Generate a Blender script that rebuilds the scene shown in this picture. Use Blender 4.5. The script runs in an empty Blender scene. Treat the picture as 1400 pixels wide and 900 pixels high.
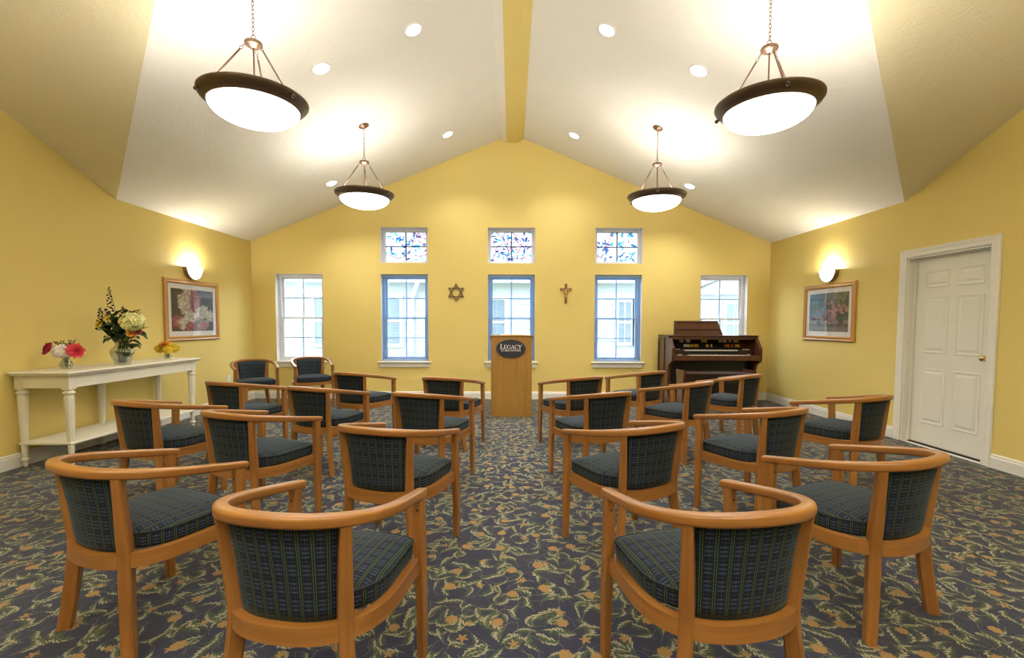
import bpy, bmesh, math, random
from mathutils import Vector, Matrix, noise as mnoise
PI = math.pi
random.seed(7)
SC = bpy.context.scene
COL = SC.collection

# ------------------------------------------------------------------ camera
cam_d = bpy.data.cameras.new('camera')
cam = bpy.data.objects.new('camera', cam_d)
COL.objects.link(cam)
cam_d.sensor_width = 36.0
cam_d.lens = 633.57 / 1400 * 36.0
cam_d.shift_y = 23.36 / 1400
cam_d.clip_start = 0.05
cam.location = (0, 0, 1.3028)
cam.rotation_euler = (Matrix.Rotation(-0.0004, 3, 'Z') @ Matrix.Rotation(PI/2 - 0.0491, 3, 'X') @ Matrix.Rotation(0.003, 3, 'Z')).to_euler()
SC.camera = cam

# ------------------------------------------------------------------ world, exposure
W = bpy.data.worlds.new('world')
SC.world = W
W.use_nodes = True
bg = W.node_tree.nodes['Background']
bg.inputs[0].default_value = (0.80, 0.90, 1.0, 1)
bg.inputs[1].default_value = 4.2
SC.view_settings.view_transform = 'Standard'
SC.view_settings.look = 'None'
SC.view_settings.gamma = 1.0
SC.view_settings.use_curve_mapping = False
SC.view_settings.exposure = 1.37
PENDANT_UP = 6.0      # watts of the bulbs in one pendant bowl
PENDANT_GLOW = 2.9     # emission of the bowl glass
CAN_W = 62.0
SCONCE_W = 8.0
LAMP_COL = (1.0, 0.96, 0.89)

# ------------------------------------------------------------------ room numbers
XL, XR, YB = -4.4244, 4.3854, 7.92
HC, RZ = 2.675, 4.47
KL, KR = (RZ - HC) / -XL, (RZ - HC) / XR
YV, YRID = 5.255, 0.83            # valley foot on the side walls, ridge of the near cross gable
YS = YRID - (YV - YRID)           # wall behind the camera
def ceil_z(x): return RZ - (KL * -x if x < 0 else KR * x)

# ================================================================== materials
MATS = {}
def nt_new(name):
    m = bpy.data.materials.new(name); m.use_nodes = True
    nt = m.node_tree
    for n in list(nt.nodes): nt.nodes.remove(n)
    MATS[name] = m
    return m, nt
class NB:
    """small helper for node graphs"""
    def __init__(s, nt): s.nt = nt
    def n(s, t, **kw):
        x = s.nt.nodes.new(t)
        for k, v in kw.items(): setattr(x, k, v)
        return x
    def put(s, sock, v):
        if isinstance(v, bpy.types.NodeSocket): s.nt.links.new(v, sock)
        else:
            if sock.type == 'RGBA' and len(v) == 3: v = (*v, 1)
            sock.default_value = v
    def math(s, op, a, b=None, c=None, clamp=False):
        x = s.n('ShaderNodeMath', operation=op); x.use_clamp = clamp
        s.put(x.inputs[0], a)
        if b is not None: s.put(x.inputs[1], b)
        if c is not None: s.put(x.inputs[2], c)
        return x.outputs[0]
    def vmath(s, op, a, b=None, scale=None):
        x = s.n('ShaderNodeVectorMath', operation=op)
        s.put(x.inputs[0], a)
        if b is not None: s.put(x.inputs[1], b)
        if scale is not None: s.put(x.inputs['Scale'], scale)
        return x.outputs['Value'] if op in ('LENGTH', 'DOT_PRODUCT', 'DISTANCE') else x.outputs[0]
    def mix(s, f, a, b):
        x = s.n('ShaderNodeMix', data_type='RGBA')
        s.put(x.inputs[0], f); s.put(x.inputs[6], a); s.put(x.inputs[7], b)
        return x.outputs[2]
    def smooth(s, v, lo, hi):
        x = s.n('ShaderNodeMapRange', interpolation_type='SMOOTHSTEP')
        s.put(x.inputs[0], v); s.put(x.inputs[1], lo); s.put(x.inputs[2], hi)
        return x.outputs[0]
    def sep(s, v):
        x = s.n('ShaderNodeSeparateXYZ'); s.put(x.inputs[0], v); return x.outputs
    def comb(s, a, b, c=0.0):
        x = s.n('ShaderNodeCombineXYZ'); s.put(x.inputs[0], a); s.put(x.inputs[1], b); s.put(x.inputs[2], c); return x.outputs[0]
    def noise(s, v, scale, detail=2.0, rough=0.5, dim='3D'):
        x = s.n('ShaderNodeTexNoise', noise_dimensions=dim)
        s.put(x.inputs['Vector'], v); x.inputs['Scale'].default_value = scale
        x.inputs['Detail'].default_value = detail; x.inputs['Roughness'].default_value = rough
        return x.outputs
    def bump(s, h, strength=0.2, dist=0.01):
        x = s.n('ShaderNodeBump'); s.put(x.inputs['Height'], h)
        x.inputs['Strength'].default_value = strength; x.inputs['Distance'].default_value = dist
        return x.outputs[0]
    def coord(s, which='Object'): return s.n('ShaderNodeTexCoord').outputs[which]
    def pbsdf(s, col, rough=0.5, normal=None, metal=0.0, **kw):
        p = s.n('ShaderNodeBsdfPrincipled')
        s.put(p.inputs['Base Color'], col); s.put(p.inputs['Roughness'], rough); s.put(p.inputs['Metallic'], metal)
        if normal is not None: s.put(p.inputs['Normal'], normal)
        for k, v in kw.items(): s.put(p.inputs[k], v)
        return p.outputs[0]
    def out(s, sh):
        o = s.n('ShaderNodeOutputMaterial'); s.put(o.inputs[0], sh)

def plain(name, col, rough=0.5, metal=0.0, var=0.06, scale=6.0, bump=0.0, bscale=60, **kw):
    m, nt = nt_new(name); b = NB(nt)
    co = b.coord()
    nz = b.noise(co, scale, 3)[0]
    c2 = tuple(max(0, c * (1 - 2 * var)) for c in col); c1 = tuple(min(1, c * (1 + var)) for c in col)
    cc = b.mix(nz, c2, c1)
    nrm = b.bump(b.noise(co, bscale, 3)[0], bump, 0.005) if bump else None
    b.out(b.pbsdf(cc, rough, nrm, metal, **kw))
    return m
def painted_wall(name, col):
    m, nt = nt_new(name); b = NB(nt); co = b.coord()
    nz = b.noise(co, 1.3, 3)[0]
    cc = b.mix(nz, tuple(c * 0.96 for c in col), col)
    bp = b.bump(b.noise(co, 120, 2)[0], 0.06, 0.004)
    b.out(b.pbsdf(cc, 0.62, bp, **{'Specular IOR Level': 0.25}))
painted_wall('wall_yellow', (0.77, 0.615, 0.21))
def ceiling_mat(name, ca, cb):
    m, nt = nt_new(name); b = NB(nt); co = b.coord()
    n1 = b.noise(co, 7, 4, 0.65); warp = b.vmath('ADD', co, b.vmath('SCALE', n1[1], scale=0.25))
    n2 = b.noise(warp, 16, 4, 0.7)[0]
    h = b.smooth(n2, 0.42, 0.62)
    cc = b.mix(b.noise(co, 2.0, 2)[0], ca, cb)
    b.out(b.pbsdf(cc, 0.85, b.bump(h, 0.22, 0.008), **{'Specular IOR Level': 0.15}))
ceiling_mat('ceiling_white', (0.83, 0.80, 0.74), (0.86, 0.835, 0.775))
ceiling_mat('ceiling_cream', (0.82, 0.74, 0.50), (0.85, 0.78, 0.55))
plain('trim_white', (0.80, 0.78, 0.73), 0.42, var=0.02)
plain('door_white', (0.80, 0.785, 0.72), 0.40, var=0.02)
plain('table_white', (0.80, 0.765, 0.66), 0.38, var=0.03)
plain('reveal_white', (0.80, 0.79, 0.82), 0.6, var=0.02)
plain('sash_white', (0.78, 0.80, 0.86), 0.4, var=0.02)
plain('sash_blue', (0.42, 0.60, 0.86), 0.4, var=0.04)
plain('blind_blue', (0.42, 0.56, 0.76), 0.5, var=0.03)
plain('bronze', (0.13, 0.085, 0.06), 0.42, metal=0.35, var=0.2)
plain('bronze_light', (0.23, 0.14, 0.095), 0.36, metal=0.75, var=0.15)
plain('sconce_bronze', (0.34, 0.235, 0.15), 0.4, metal=0.4, var=0.1)
plain('brass', (0.72, 0.52, 0.20), 0.22, metal=1.0, var=0.05)
plain('black_paint', (0.012, 0.011, 0.012), 0.4)
plain('dark_gap', (0.02, 0.018, 0.016), 0.8)
plain('white_plastic', (0.78, 0.78, 0.76), 0.35, var=0.02)
plain('mat_board', (0.80, 0.78, 0.76), 0.8, var=0.02)
plain('page', (0.82, 0.80, 0.74), 0.75, var=0.03)
plain('plaque_slate', (0.032, 0.034, 0.048), 0.35, var=0.1)
plain('plaque_rim', (0.16, 0.14, 0.12), 0.4)
plain('lettering', (0.86, 0.86, 0.86), 0.5, var=0.0)
plain('leaf_dark', (0.030, 0.075, 0.028), 0.5, var=0.3, scale=20)
plain('leaf_mid', (0.075, 0.15, 0.040), 0.5, var=0.3, scale=20)
plain('stem_green', (0.11, 0.19, 0.05), 0.55, var=0.25, scale=30)
plain('petal_purple', (0.035, 0.022, 0.085), 0.6, var=0.3, scale=30)
plain('petal_burgundy', (0.22, 0.018, 0.025), 0.6, var=0.2, scale=30)
plain('petal_red', (0.50, 0.018, 0.055), 0.55, var=0.2, scale=30)
plain('petal_coral', (0.80, 0.055, 0.085), 0.55, var=0.2, scale=30)
plain('petal_white', (0.90, 0.84, 0.80), 0.6, var=0.08, scale=30)
plain('petal_lime', (0.88, 0.86, 0.40), 0.6, var=0.12, scale=40)
plain('petal_yellow', (0.85, 0.62, 0.03), 0.6, var=0.1, scale=30)
plain('petal_orange', (0.85, 0.36, 0.03), 0.6, var=0.12, scale=30)
plain('siding', (0.29, 0.335, 0.38), 0.6, var=0.02)
plain('house_trim', (0.52, 0.56, 0.60), 0.5, var=0.01)
plain('house_glass', (0.10, 0.15, 0.21), 0.15, var=0.1)
plain('shingle_grey', (0.30, 0.33, 0.37), 0.9, var=0.2, scale=10)
plain('lawn', (0.16, 0.20, 0.09), 0.9, var=0.3, scale=8)
plain('key_white', (0.80, 0.78, 0.72), 0.3, var=0.02)
plain('tab_yellow', (0.80, 0.58, 0.05), 0.35)
plain('tab_red', (0.55, 0.06, 0.03), 0.35)
plain('organ_black', (0.010, 0.007, 0.006), 0.45)

def wood(name, dark, light, rough=0.33, along=3.0, across=55.0, coat=0.28):
    m, nt = nt_new(name); b = NB(nt)
    uv = b.sep(b.coord('UV'))
    rnd = b.n('ShaderNodeObjectInfo').outputs['Random']
    off = b.math('MULTIPLY', rnd, 13.7)
    v1 = b.comb(b.math('MULTIPLY_ADD', uv[0], along, off), b.math('MULTIPLY', uv[1], across), off)
    n1 = b.noise(v1, 1.0, 4, 0.6)[0]
    v2 = b.comb(b.math('MULTIPLY_ADD', uv[0], along * 0.5, off), b.math('MULTIPLY', uv[1], across * 0.25), off)
    n2 = b.noise(v2, 1.0, 2)[0]
    f = b.math('ADD', b.math('MULTIPLY', n1, 0.55), b.math('MULTIPLY', n2, 0.55), clamp=True)
    cc = b.mix(b.smooth(f, 0.3, 0.8), dark, light)
    b.out(b.pbsdf(cc, rough, b.bump(n1, 0.04, 0.002), **{'Coat Weight': coat, 'Coat Roughness': 0.25}))
wood('wood_honey', (0.2520, 0.0991, 0.0202), (0.3780, 0.1705, 0.0412))
wood('wood_oak', (0.30, 0.150, 0.026), (0.42, 0.225, 0.050), 0.45, 2.0, 70, 0.1)
wood('wood_frame', (0.42, 0.195, 0.036), (0.62, 0.33, 0.075), 0.3, 3, 40, 0.5)
wood('wood_organ', (0.022, 0.006, 0.004), (0.045, 0.013, 0.007), 0.35, 3, 40, 0.3)
wood('wood_organ_light', (0.066, 0.020, 0.009), (0.112, 0.036, 0.015), 0.35, 3, 40, 0.3)
wood('wood_cross', (0.17, 0.045, 0.018), (0.26, 0.08, 0.03), 0.4, 6, 90, 0.2)

def plaid():
    m, nt = nt_new('plaid_fabric'); b = NB(nt)
    uv = b.sep(b.coord('UV'))
    u, v = uv[0], uv[1]
    def band(t, c, w, soft=0.012):   # 1 inside |t-c|<w
        d = b.math('ABSOLUTE', b.math('SUBTRACT', t, c))
        return b.math('SUBTRACT', 1.0, b.smooth(d, w - soft, w + soft))
    tu = b.math('FRACT', b.math('MULTIPLY', u, 1 / 0.043))
    tv = b.math('FRACT', b.math('MULTIPLY', v, 1 / 0.0135))
    tw = b.math('FRACT', b.math('MULTIPLY', v, 1 / 0.054))
    blue, dark, teal = (0.0250, 0.0390, 0.0880), (0.0032, 0.0047, 0.0079), (0.0072, 0.0360, 0.0324)
    c = b.mix(b.math('MULTIPLY', band(tv, 0.5, 0.20, 0.05), 0.75), blue, dark)
    c = b.mix(b.math('MULTIPLY', band(tv, 0.0, 0.09, 0.04), 0.55), c, (0.1280, 0.1360, 0.1600))
    c = b.mix(b.math('MULTIPLY', band(tw, 0.5, 0.16, 0.03), 0.6), c, dark)
    c = b.mix(b.math('MULTIPLY', band(tu, 0.5, 0.235), 0.86), c, dark)
    c = b.mix(b.math('MULTIPLY', b.math('ADD', band(tu, 0.30, 0.040), b.math('ADD', band(tu, 0.70, 0.040), band(tu, 0.5, 0.045))), 0.75), c, teal)
    dash = b.math('GREATER_THAN', b.math('FRACT', b.math('MULTIPLY', v, 1 / 0.0068)), 0.36)
    yl = b.math('ADD', band(tu, 0.415, 0.026), band(tu, 0.585, 0.026), clamp=True)
    c = b.mix(b.math('MULTIPLY', b.math('MULTIPLY', yl, dash), 0.80), c, (0.2046, 0.2108, 0.1054))
    c = b.mix(b.math('MULTIPLY', band(tu, 0.02, 0.020), 0.5), c, (0.14, 0.045, 0.055))
    weave = b.noise(b.coord('UV'), 900, 1)[0]
    c = b.mix(b.math('MULTIPLY', weave, 0.12), c, (0.045, 0.055, 0.075))
    b.out(b.pbsdf(c, 0.85, b.bump(weave, 0.15, 0.002), **{'Specular IOR Level': 0.15, 'Sheen Weight': 0.1540, 'Sheen Roughness': 0.35, 'Sheen Tint': (0.62, 0.80, 0.82)}))
plaid()
plain('piping_dark', (0.012, 0.018, 0.028), 0.8)

def carpet():
    m, nt = nt_new('carpet_floral'); b = NB(nt)
    co = b.coord()
    P0 = b.sep(co); P = b.comb(P0[0], P0[1], 0.0)
    wob = b.noise(P, 55, 2)[1]
    P = b.vmath('ADD', P, b.vmath('SCALE', b.vmath('SUBTRACT', wob, (0.5, 0.5, 0.5)), scale=0.010))
    fine = b.noise(co, 420, 2)[0]
    base = b.mix(fine, (0.0152, 0.0176, 0.0352), (0.0352, 0.0400, 0.0736))
    def cells(scale, off, rnd):
        v = b.n('ShaderNodeTexVoronoi', voronoi_dimensions='2D', feature='F1')
        q = b.vmath('ADD', P, (*off, 0))
        b.put(v.inputs['Vector'], q); v.inputs['Scale'].default_value = scale; v.inputs['Randomness'].default_value = rnd
        d = b.vmath('SUBTRACT', q, v.outputs['Position'])
        return d, b.sep(v.outputs['Color'])
    def rot(d, ang):
        r = b.n('ShaderNodeVectorRotate', rotation_type='Z_AXIS')
        b.put(r.inputs['Vector'], d); b.put(r.inputs['Angle'], ang)
        return b.sep(r.outputs[0])
    col = base
    def leaf(col, scale, off, h, w, P):
        v = b.n('ShaderNodeTexVoronoi', voronoi_dimensions='2D', feature='F1')
        q = b.vmath('ADD', P, (*off, 0)); b.put(v.inputs['Vector'], q); v.inputs['Scale'].default_value = scale; v.inputs['Randomness'].default_value = 0.8
        d = b.vmath('SUBTRACT', q, v.outputs['Position']); rc = b.sep(v.outputs['Color'])
        s = rot(d, b.math('MULTIPLY', rc[0], 6.283))
        x, y = s[0], s[1]
        R = b.math('MULTIPLY_ADD', rc[1], 0.075, 0.034)
        ry = b.math('ADD', y, R)
        rad = b.math('SQRT', b.math('ADD', b.math('MULTIPLY', x, x), b.math('MULTIPLY', ry, ry)))
        g = b.math('SUBTRACT', rad, R)
        ang = b.math('MULTIPLY', b.math('ARCTAN2', x, ry), R)
        t = b.math('DIVIDE', ang, h)
        tt = b.math('MULTIPLY_ADD', t, 0.35, b.math('MULTIPLY', t, t))          # fatter towards one end
        taper = b.math('SUBTRACT', 1.0, tt, clamp=True)
        saw = b.math('FRACT', b.math('MULTIPLY', b.math('ADD', ang, b.math('MULTIPLY', g, 0.9)), 66))
        sw = b.math('SUBTRACT', 1.0, b.math('ABSOLUTE', b.math('MULTIPLY_ADD', saw, 2.0, -1.0)))
        wl = b.math('MULTIPLY', b.math('MULTIPLY', taper, w), b.math('MULTIPLY_ADD', sw, 0.55, 0.65))
        green = b.math('SUBTRACT', 1.0, b.smooth(b.math('DIVIDE', b.math('ABSOLUTE', g), b.math('ADD', wl, 0.0004)), 0.75, 1.1))
        gcol = b.mix(b.smooth(b.noise(P, 150, 3)[0], 0.3, 0.7), (0.0131, 0.0238, 0.0180), (0.0886, 0.1189, 0.0574))
        col = b.mix(b.math('MULTIPLY', green, 0.92), col, gcol)
        gc = b.math('SUBTRACT', g, b.math('MULTIPLY', taper, w * 0.45))
        wc = b.math('MULTIPLY', b.math('MULTIPLY', b.math('SUBTRACT', taper, 0.42, clamp=True), w * 1.05), b.math('MULTIPLY_ADD', sw, 1.25, -0.12, clamp=True))
        cream = b.math('SUBTRACT', 1.0, b.smooth(b.math('DIVIDE', b.math('ABSOLUTE', gc), b.math('ADD', wc, 0.0004)), 0.7, 1.1))
        ccol = b.mix(fine, (0.2210, 0.1997, 0.1318), (0.3910, 0.3570, 0.2550))
        return b.mix(cream, col, ccol)
    big = b.vmath('SCALE', b.vmath('SUBTRACT', b.noise(P, 7.0, 1)[1], (0.5, 0.5, 0.5)), scale=0.10)
    Pw = b.vmath('ADD', P, big)
    col = leaf(col, 6.6, (0.0, 0.0), 0.072, 0.019, Pw)
    col = leaf(col, 6.4, (3.37, 1.91), 0.066, 0.018, Pw)
    col = leaf(col, 6.6, (7.13, 5.21), 0.052, 0.016, Pw)
    col = leaf(col, 6.9, (12.13, 8.21), 0.056, 0.016, Pw)
    col = leaf(col, 7.2, (2.13, 8.21), 0.040, 0.013, Pw)
    def flower(col, scale, off, r0, petals, amp, rnd):
        d, rc = cells(scale, off, rnd)
        s = rot(d, b.math('MULTIPLY', rc[0], 6.283))
        x, y = s[0], s[1]
        rr = b.math('SQRT', b.math('ADD', b.math('MULTIPLY', x, x), b.math('MULTIPLY', y, y)))
        an = b.math('ARCTAN2', y, x)
        lob = b.math('MULTIPLY_ADD', b.math('COSINE', b.math('MULTIPLY', an, float(petals))), amp, 1 - amp)
        rad = b.math('MULTIPLY', b.math('MULTIPLY', lob, r0), b.math('MULTIPLY_ADD', rc[1], 0.3, 0.85))
        q = b.math('DIVIDE', rr, rad)
        msk = b.math('SUBTRACT', 1.0, b.smooth(q, 0.92, 1.06))
        ring = b.math('MULTIPLY_ADD', b.math('SINE', b.math('ADD', b.math('MULTIPLY', q, 13.0), b.math('MULTIPLY', an, 2.0))), 0.5, 0.5)
        fc = b.mix(b.math('MULTIPLY', ring, 0.6), (0.2904, 0.1760, 0.0634), (0.1760, 0.0968, 0.0317))
        fc = b.mix(b.math('MULTIPLY', fine, 0.5), fc, (0.3168, 0.1936, 0.0704))
        return b.mix(msk, col, fc)
    col = flower(col, 4.7, (1.37, 4.71), 0.0285, 7, 0.08, 0.65)
    col = flower(col, 4.3, (9.37, 2.71), 0.024, 5, 0.30, 0.65)
    b.out(b.pbsdf(col, 0.95, b.bump(fine, 0.35, 0.006), **{'Specular IOR Level': 0.1, 'Sheen Weight': 0.15}))
carpet()

def glass_thin(name, tint=(1, 1, 1), refl=0.07, rough=0.0):
    m, nt = nt_new(name); b = NB(nt)
    lw = b.n('ShaderNodeLayerWeight'); lw.inputs[0].default_value = 0.12
    f = b.math('MULTIPLY_ADD', lw.outputs['Fresnel'], 0.8, refl * 0.5, clamp=True)
    tr = b.n('ShaderNodeBsdfTransparent'); b.put(tr.inputs[0], tint)
    gl = b.n('ShaderNodeBsdfGlossy'); gl.inputs['Roughness'].default_value = rough
    mx = b.n('ShaderNodeMixShader'); b.put(mx.inputs[0], f); b.put(mx.inputs[1], tr.outputs[0]); b.put(mx.inputs[2], gl.outputs[0])
    b.out(mx.outputs[0])
glass_thin('window_glass', (0.97, 0.99, 1.0), 0.04)
glass_thin('picture_glass', (1, 1, 1), 0.03)
def vase_glass():
    m, nt = nt_new('vase_glass'); b = NB(nt)
    lw = b.n('ShaderNodeLayerWeight'); lw.inputs[0].default_value = 0.35
    tr = b.n('ShaderNodeBsdfTransparent'); b.put(tr.inputs[0], (0.93, 0.95, 0.93))
    gl = b.n('ShaderNodeBsdfGlossy'); gl.inputs['Roughness'].default_value = 0.03
    mx = b.n('ShaderNodeMixShader'); b.put(mx.inputs[0], b.math('MULTIPLY_ADD', lw.outputs['Facing'], 0.55, 0.05, clamp=True))
    b.put(mx.inputs[1], tr.outputs[0]); b.put(mx.inputs[2], gl.outputs[0]); b.out(mx.outputs[0])
vase_glass()
def lamp_glass(name, strength, veins=True):
    m, nt = nt_new(name); b = NB(nt); co = b.coord()
    n1 = b.noise(co, 6, 4, 0.6); w = b.vmath('ADD', co, b.vmath('SCALE', n1[1], scale=0.3))
    v = b.smooth(b.noise(w, 9, 3)[0], 0.35, 0.65)
    st = b.math('MULTIPLY_ADD', v, 0.35, 0.75) if veins else 1.0
    em = b.n('ShaderNodeEmission'); b.put(em.inputs[0], (*LAMP_COL, 1)); b.put(em.inputs[1], b.math('MULTIPLY', st, strength))
    df = b.pbsdf((0.85, 0.80, 0.70), 0.3)
    ad = b.n('ShaderNodeAddShader'); b.put(ad.inputs[0], em.outputs[0]); b.put(ad.inputs[1], df); b.out(ad.outputs[0])
lamp_glass('alabaster_glow', PENDANT_GLOW)
lamp_glass('sconce_glow', 6.0, False)
lamp_glass('can_glow', 14.0, False)
def attr_mat(name, rough=0.6):
    m, nt = nt_new(name); b = NB(nt)
    a = b.n('ShaderNodeAttribute', attribute_name='print'); b.out(b.pbsdf(a.outputs['Color'], rough))
attr_mat('art_print')
def stained():
    m, nt = nt_new('stained_glass'); b = NB(nt)
    a = b.n('ShaderNodeAttribute', attribute_name='print').outputs['Color']
    tr = b.n('ShaderNodeBsdfTransparent'); b.put(tr.inputs[0], a)
    tl = b.n('ShaderNodeBsdfTranslucent'); b.put(tl.inputs[0], a)
    gl = b.n('ShaderNodeBsdfGlossy'); gl.inputs['Roughness'].default_value = 0.2; b.put(gl.inputs[0], (0.5, 0.5, 0.5, 1))
    m1 = b.n('ShaderNodeMixShader'); m1.inputs[0].default_value = 0.35; b.put(m1.inputs[1], tr.outputs[0]); b.put(m1.inputs[2], tl.outputs[0])
    m2 = b.n('ShaderNodeMixShader'); m2.inputs[0].default_value = 0.04; b.put(m2.inputs[1], m1.outputs[0]); b.put(m2.inputs[2], gl.outputs[0])
    b.out(m2.outputs[0])
stained()

# ================================================================== mesh builder
class MB:
    def __init__(s): s.v = []; s.f = []; s.uv = []; s.sm = []; s.mi = []; s.mats = []
    def quad(s, idx, uvs=None, smooth=False, mi=0):
        s.f.append(tuple(idx)); s.uv.append(uvs if uvs else [(0, 0)] * len(idx)); s.sm.append(smooth); s.mi.append(mi)
    def poly(s, pts, uvs=None, smooth=False, mi=0):
        n = len(s.v); s.v += [tuple(p) for p in pts]
        s.quad(range(n, n + len(pts)), uvs, smooth, mi)
    def box(s, lo, hi, ch=0.0, M=None, mi=0, uax=None):
        lo = Vector(lo); hi = Vector(hi); d = hi - lo
        lo2 = Vector([min(a, b) for a, b in zip(lo, hi)]); hi2 = Vector([max(a, b) for a, b in zip(lo, hi)]); lo, hi = lo2, hi2
        d = hi - lo
        if uax is None: uax = max(range(3), key=lambda i: d[i])
        ch = min(ch, 0.45 * min(d))
        faces = []
        if ch <= 0:
            P = [Vector((x, y, z)) for x in (lo.x, hi.x) for y in (lo.y, hi.y) for z in (lo.z, hi.z)]
            faces = [[P[i] for i in q] for q in ((0,1,3,2),(4,6,7,5),(0,4,5,1),(2,3,7,6),(0,2,6,4),(1,5,7,3))]
        else:
            c = (lo + hi) / 2; hx = d / 2
            def V(sx, sy, sz, ax):
                p = [hx[i] - ch for i in range(3)]; p[ax] = hx[ax]
                return c + Vector((sx * p[0], sy * p[1], sz * p[2]))
            S = (-1, 1)
            for ax in range(3):
                for sg in S:
                    o = [i for i in range(3) if i != ax]
                    q = []
                    for (a, b_) in ((-1,-1),(1,-1),(1,1),(-1,1)):
                        t = [0,0,0]; t[ax] = sg; t[o[0]] = a; t[o[1]] = b_; q.append(V(*t, ax))
                    faces.append(q)
            for e in range(3):
                o = [i for i in range(3) if i != e]
                for a in S:
                    for b_ in S:
                        t0 = [0,0,0]; t0[o[0]] = a; t0[o[1]] = b_; t1 = list(t0); t0[e] = -1; t1[e] = 1
                        faces.append([V(*t0, o[0]), V(*t1, o[0]), V(*t1, o[1]), V(*t0, o[1])])
            for a in S:
                for b_ in S:
                    for c_ in S: faces.append([V(a,b_,c_,0), V(a,b_,c_,1), V(a,b_,c_,2)])
        cen = (lo + hi) / 2
        oth = [i for i in range(3) if i != uax]
        for q in faces:
            nrm = (q[1] - q[0]).cross(q[2] - q[0])
            if nrm.dot(sum(q, Vector()) / len(q) - cen) < 0: q = q[::-1]
            uvs = [(p[uax], p[oth[0]] + p[oth[1]]) for p in q]
            s.poly([M @ p if M else p for p in q], uvs, False, mi)
        return s
    def sweep(s, path, sec, frames=None, up=(0, 0, 1), caps=True, closed=False, smooth=True, mi=0, scales=None):
        """sec: list of (a,b): a along side vector, b along up"""
        P = [Vector(p) for p in path]; n = len(P); k = len(sec); up = Vector(up)
        L = [0.0]
        for i in range(1, n): L.append(L[-1] + (P[i] - P[i-1]).length)
        per = [0.0]
        for i in range(1, k + 1):
            a, b_ = sec[i-1], sec[i % k]; per.append(per[-1] + math.hypot(a[0]-b_[0], a[1]-b_[1]))
        base = len(s.v)
        for i in range(n):
            if frames: sd, u2 = frames[i]
            else:
                if closed: t = P[(i+1) % n] - P[i-1]
                else: t = P[min(i+1, n-1)] - P[max(i-1, 0)]
                t.normalize(); sd = t.cross(up)
                if sd.length < 1e-5: sd = Vector((1, 0, 0))
                sd.normalize(); u2 = sd.cross(t).normalized()
            sc = scales[i] if scales else 1.0
            if not isinstance(sc, tuple): sc = (sc, sc)
            for (a, b_) in sec: s.v.append(tuple(P[i] + sd * a * sc[0] + u2 * b_ * sc[1]))
        m = n if closed else n - 1
        for i in range(m):
            j = (i + 1) % n; l1 = L[i+1] if i + 1 < n else L[i] + (P[0]-P[i]).length
            for q in range(k):
                r = (q + 1) % k
                s.quad((base+i*k+q, base+i*k+r, base+j*k+r, base+j*k+q),
                       [(L[i], per[q]), (L[i], per[q+1]), (l1, per[q+1]), (l1, per[q])], smooth, mi)
        if caps and not closed:
            s.quad([base + q for q in range(k)][::-1], [(0, sec[q][0]+sec[q][1]) for q in range(k)][::-1], False, mi)
            s.quad([base + (n-1)*k + q for q in range(k)], [(L[-1], sec[q][0]+sec[q][1]) for q in range(k)], False, mi)
        return s
    def tube(s, path, r, k=8, scales=None, closed=False, mi=0, caps=True):
        return s.sweep(path, [(r*math.cos(2*PI*q/k), r*math.sin(2*PI*q/k)) for q in range(k)], caps=caps, closed=closed, scales=scales, mi=mi)
    def lathe(s, prof, k=24, M=None, smooth=True, mi=0, a0=0.0, a1=2*PI, caps=False):
        full = abs(a1 - a0 - 2*PI) < 1e-6
        cols = k if full else k + 1
        base = len(s.v); L = [0.0]
        for i in range(1, len(prof)): L.append(L[-1] + math.hypot(prof[i][0]-prof[i-1][0], prof[i][1]-prof[i-1][1]))
        for (r, z) in prof:
            for q in range(cols):
                a = a0 + (a1 - a0) * q / k; p = Vector((r*math.cos(a), r*math.sin(a), z)); s.v.append(tuple(M @ p if M else p))
        for i in range(len(prof)-1):
            for q in range(k):
                r = (q+1) % cols if full else q + 1
                s.quad((base+i*cols+q, base+i*cols+r, base+(i+1)*cols+r, base+(i+1)*cols+q),
                       [(L[i], q*0.02), (L[i], q*0.02+0.02), (L[i+1], q*0.02+0.02), (L[i+1], q*0.02)], smooth, mi)
        return s
    def extrude_poly(s, pts, depth_vec, mi=0, smooth_side=False):
        """flat polygon extruded along depth_vec (both caps)"""
        dv = Vector(depth_vec); A = [Vector(p) for p in pts]; B = [p + dv for p in A]; n = len(A)
        uvf = lambda p: (p.z + p.y * 0.3, p.x + p.y)
        s.poly(A[::-1], [uvf(p) for p in A[::-1]], False, mi); s.poly(B, [uvf(p) for p in B], False, mi)
        for i in range(n):
            j = (i+1) % n; q = [A[i], A[j], B[j], B[i]]
            s.poly(q, [uvf(p) for p in q], smooth_side, mi)
        return s
    def build(s, name, mats, parent=None, fix=True, loc=None):
        me = bpy.data.meshes.new(name)
        me.from_pydata(s.v, [], s.f)
        uvl = me.uv_layers.new(name='UVMap')
        i = 0; flat = []
        for u in s.uv:
            for c in u: flat += [c[0], c[1]]
        uvl.data.foreach_set('uv', flat)
        me.polygons.foreach_set('use_smooth', s.sm); me.polygons.foreach_set('material_index', s.mi)
        if not isinstance(mats, (list, tuple)): mats = [mats]
        for m in mats: me.materials.append(MATS[m])
        if fix:
            bm = bmesh.new(); bm.from_mesh(me)
            bmesh.ops.remove_doubles(bm, verts=bm.verts, dist=1e-5)
            bmesh.ops.recalc_face_normals(bm, faces=bm.faces)
            bm.to_mesh(me); bm.free()
        me.update()
        o = bpy.data.objects.new(name, me); COL.objects.link(o)
        if parent is not None: o.parent = parent
        if loc is not None: o.location = loc
        return o
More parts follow.
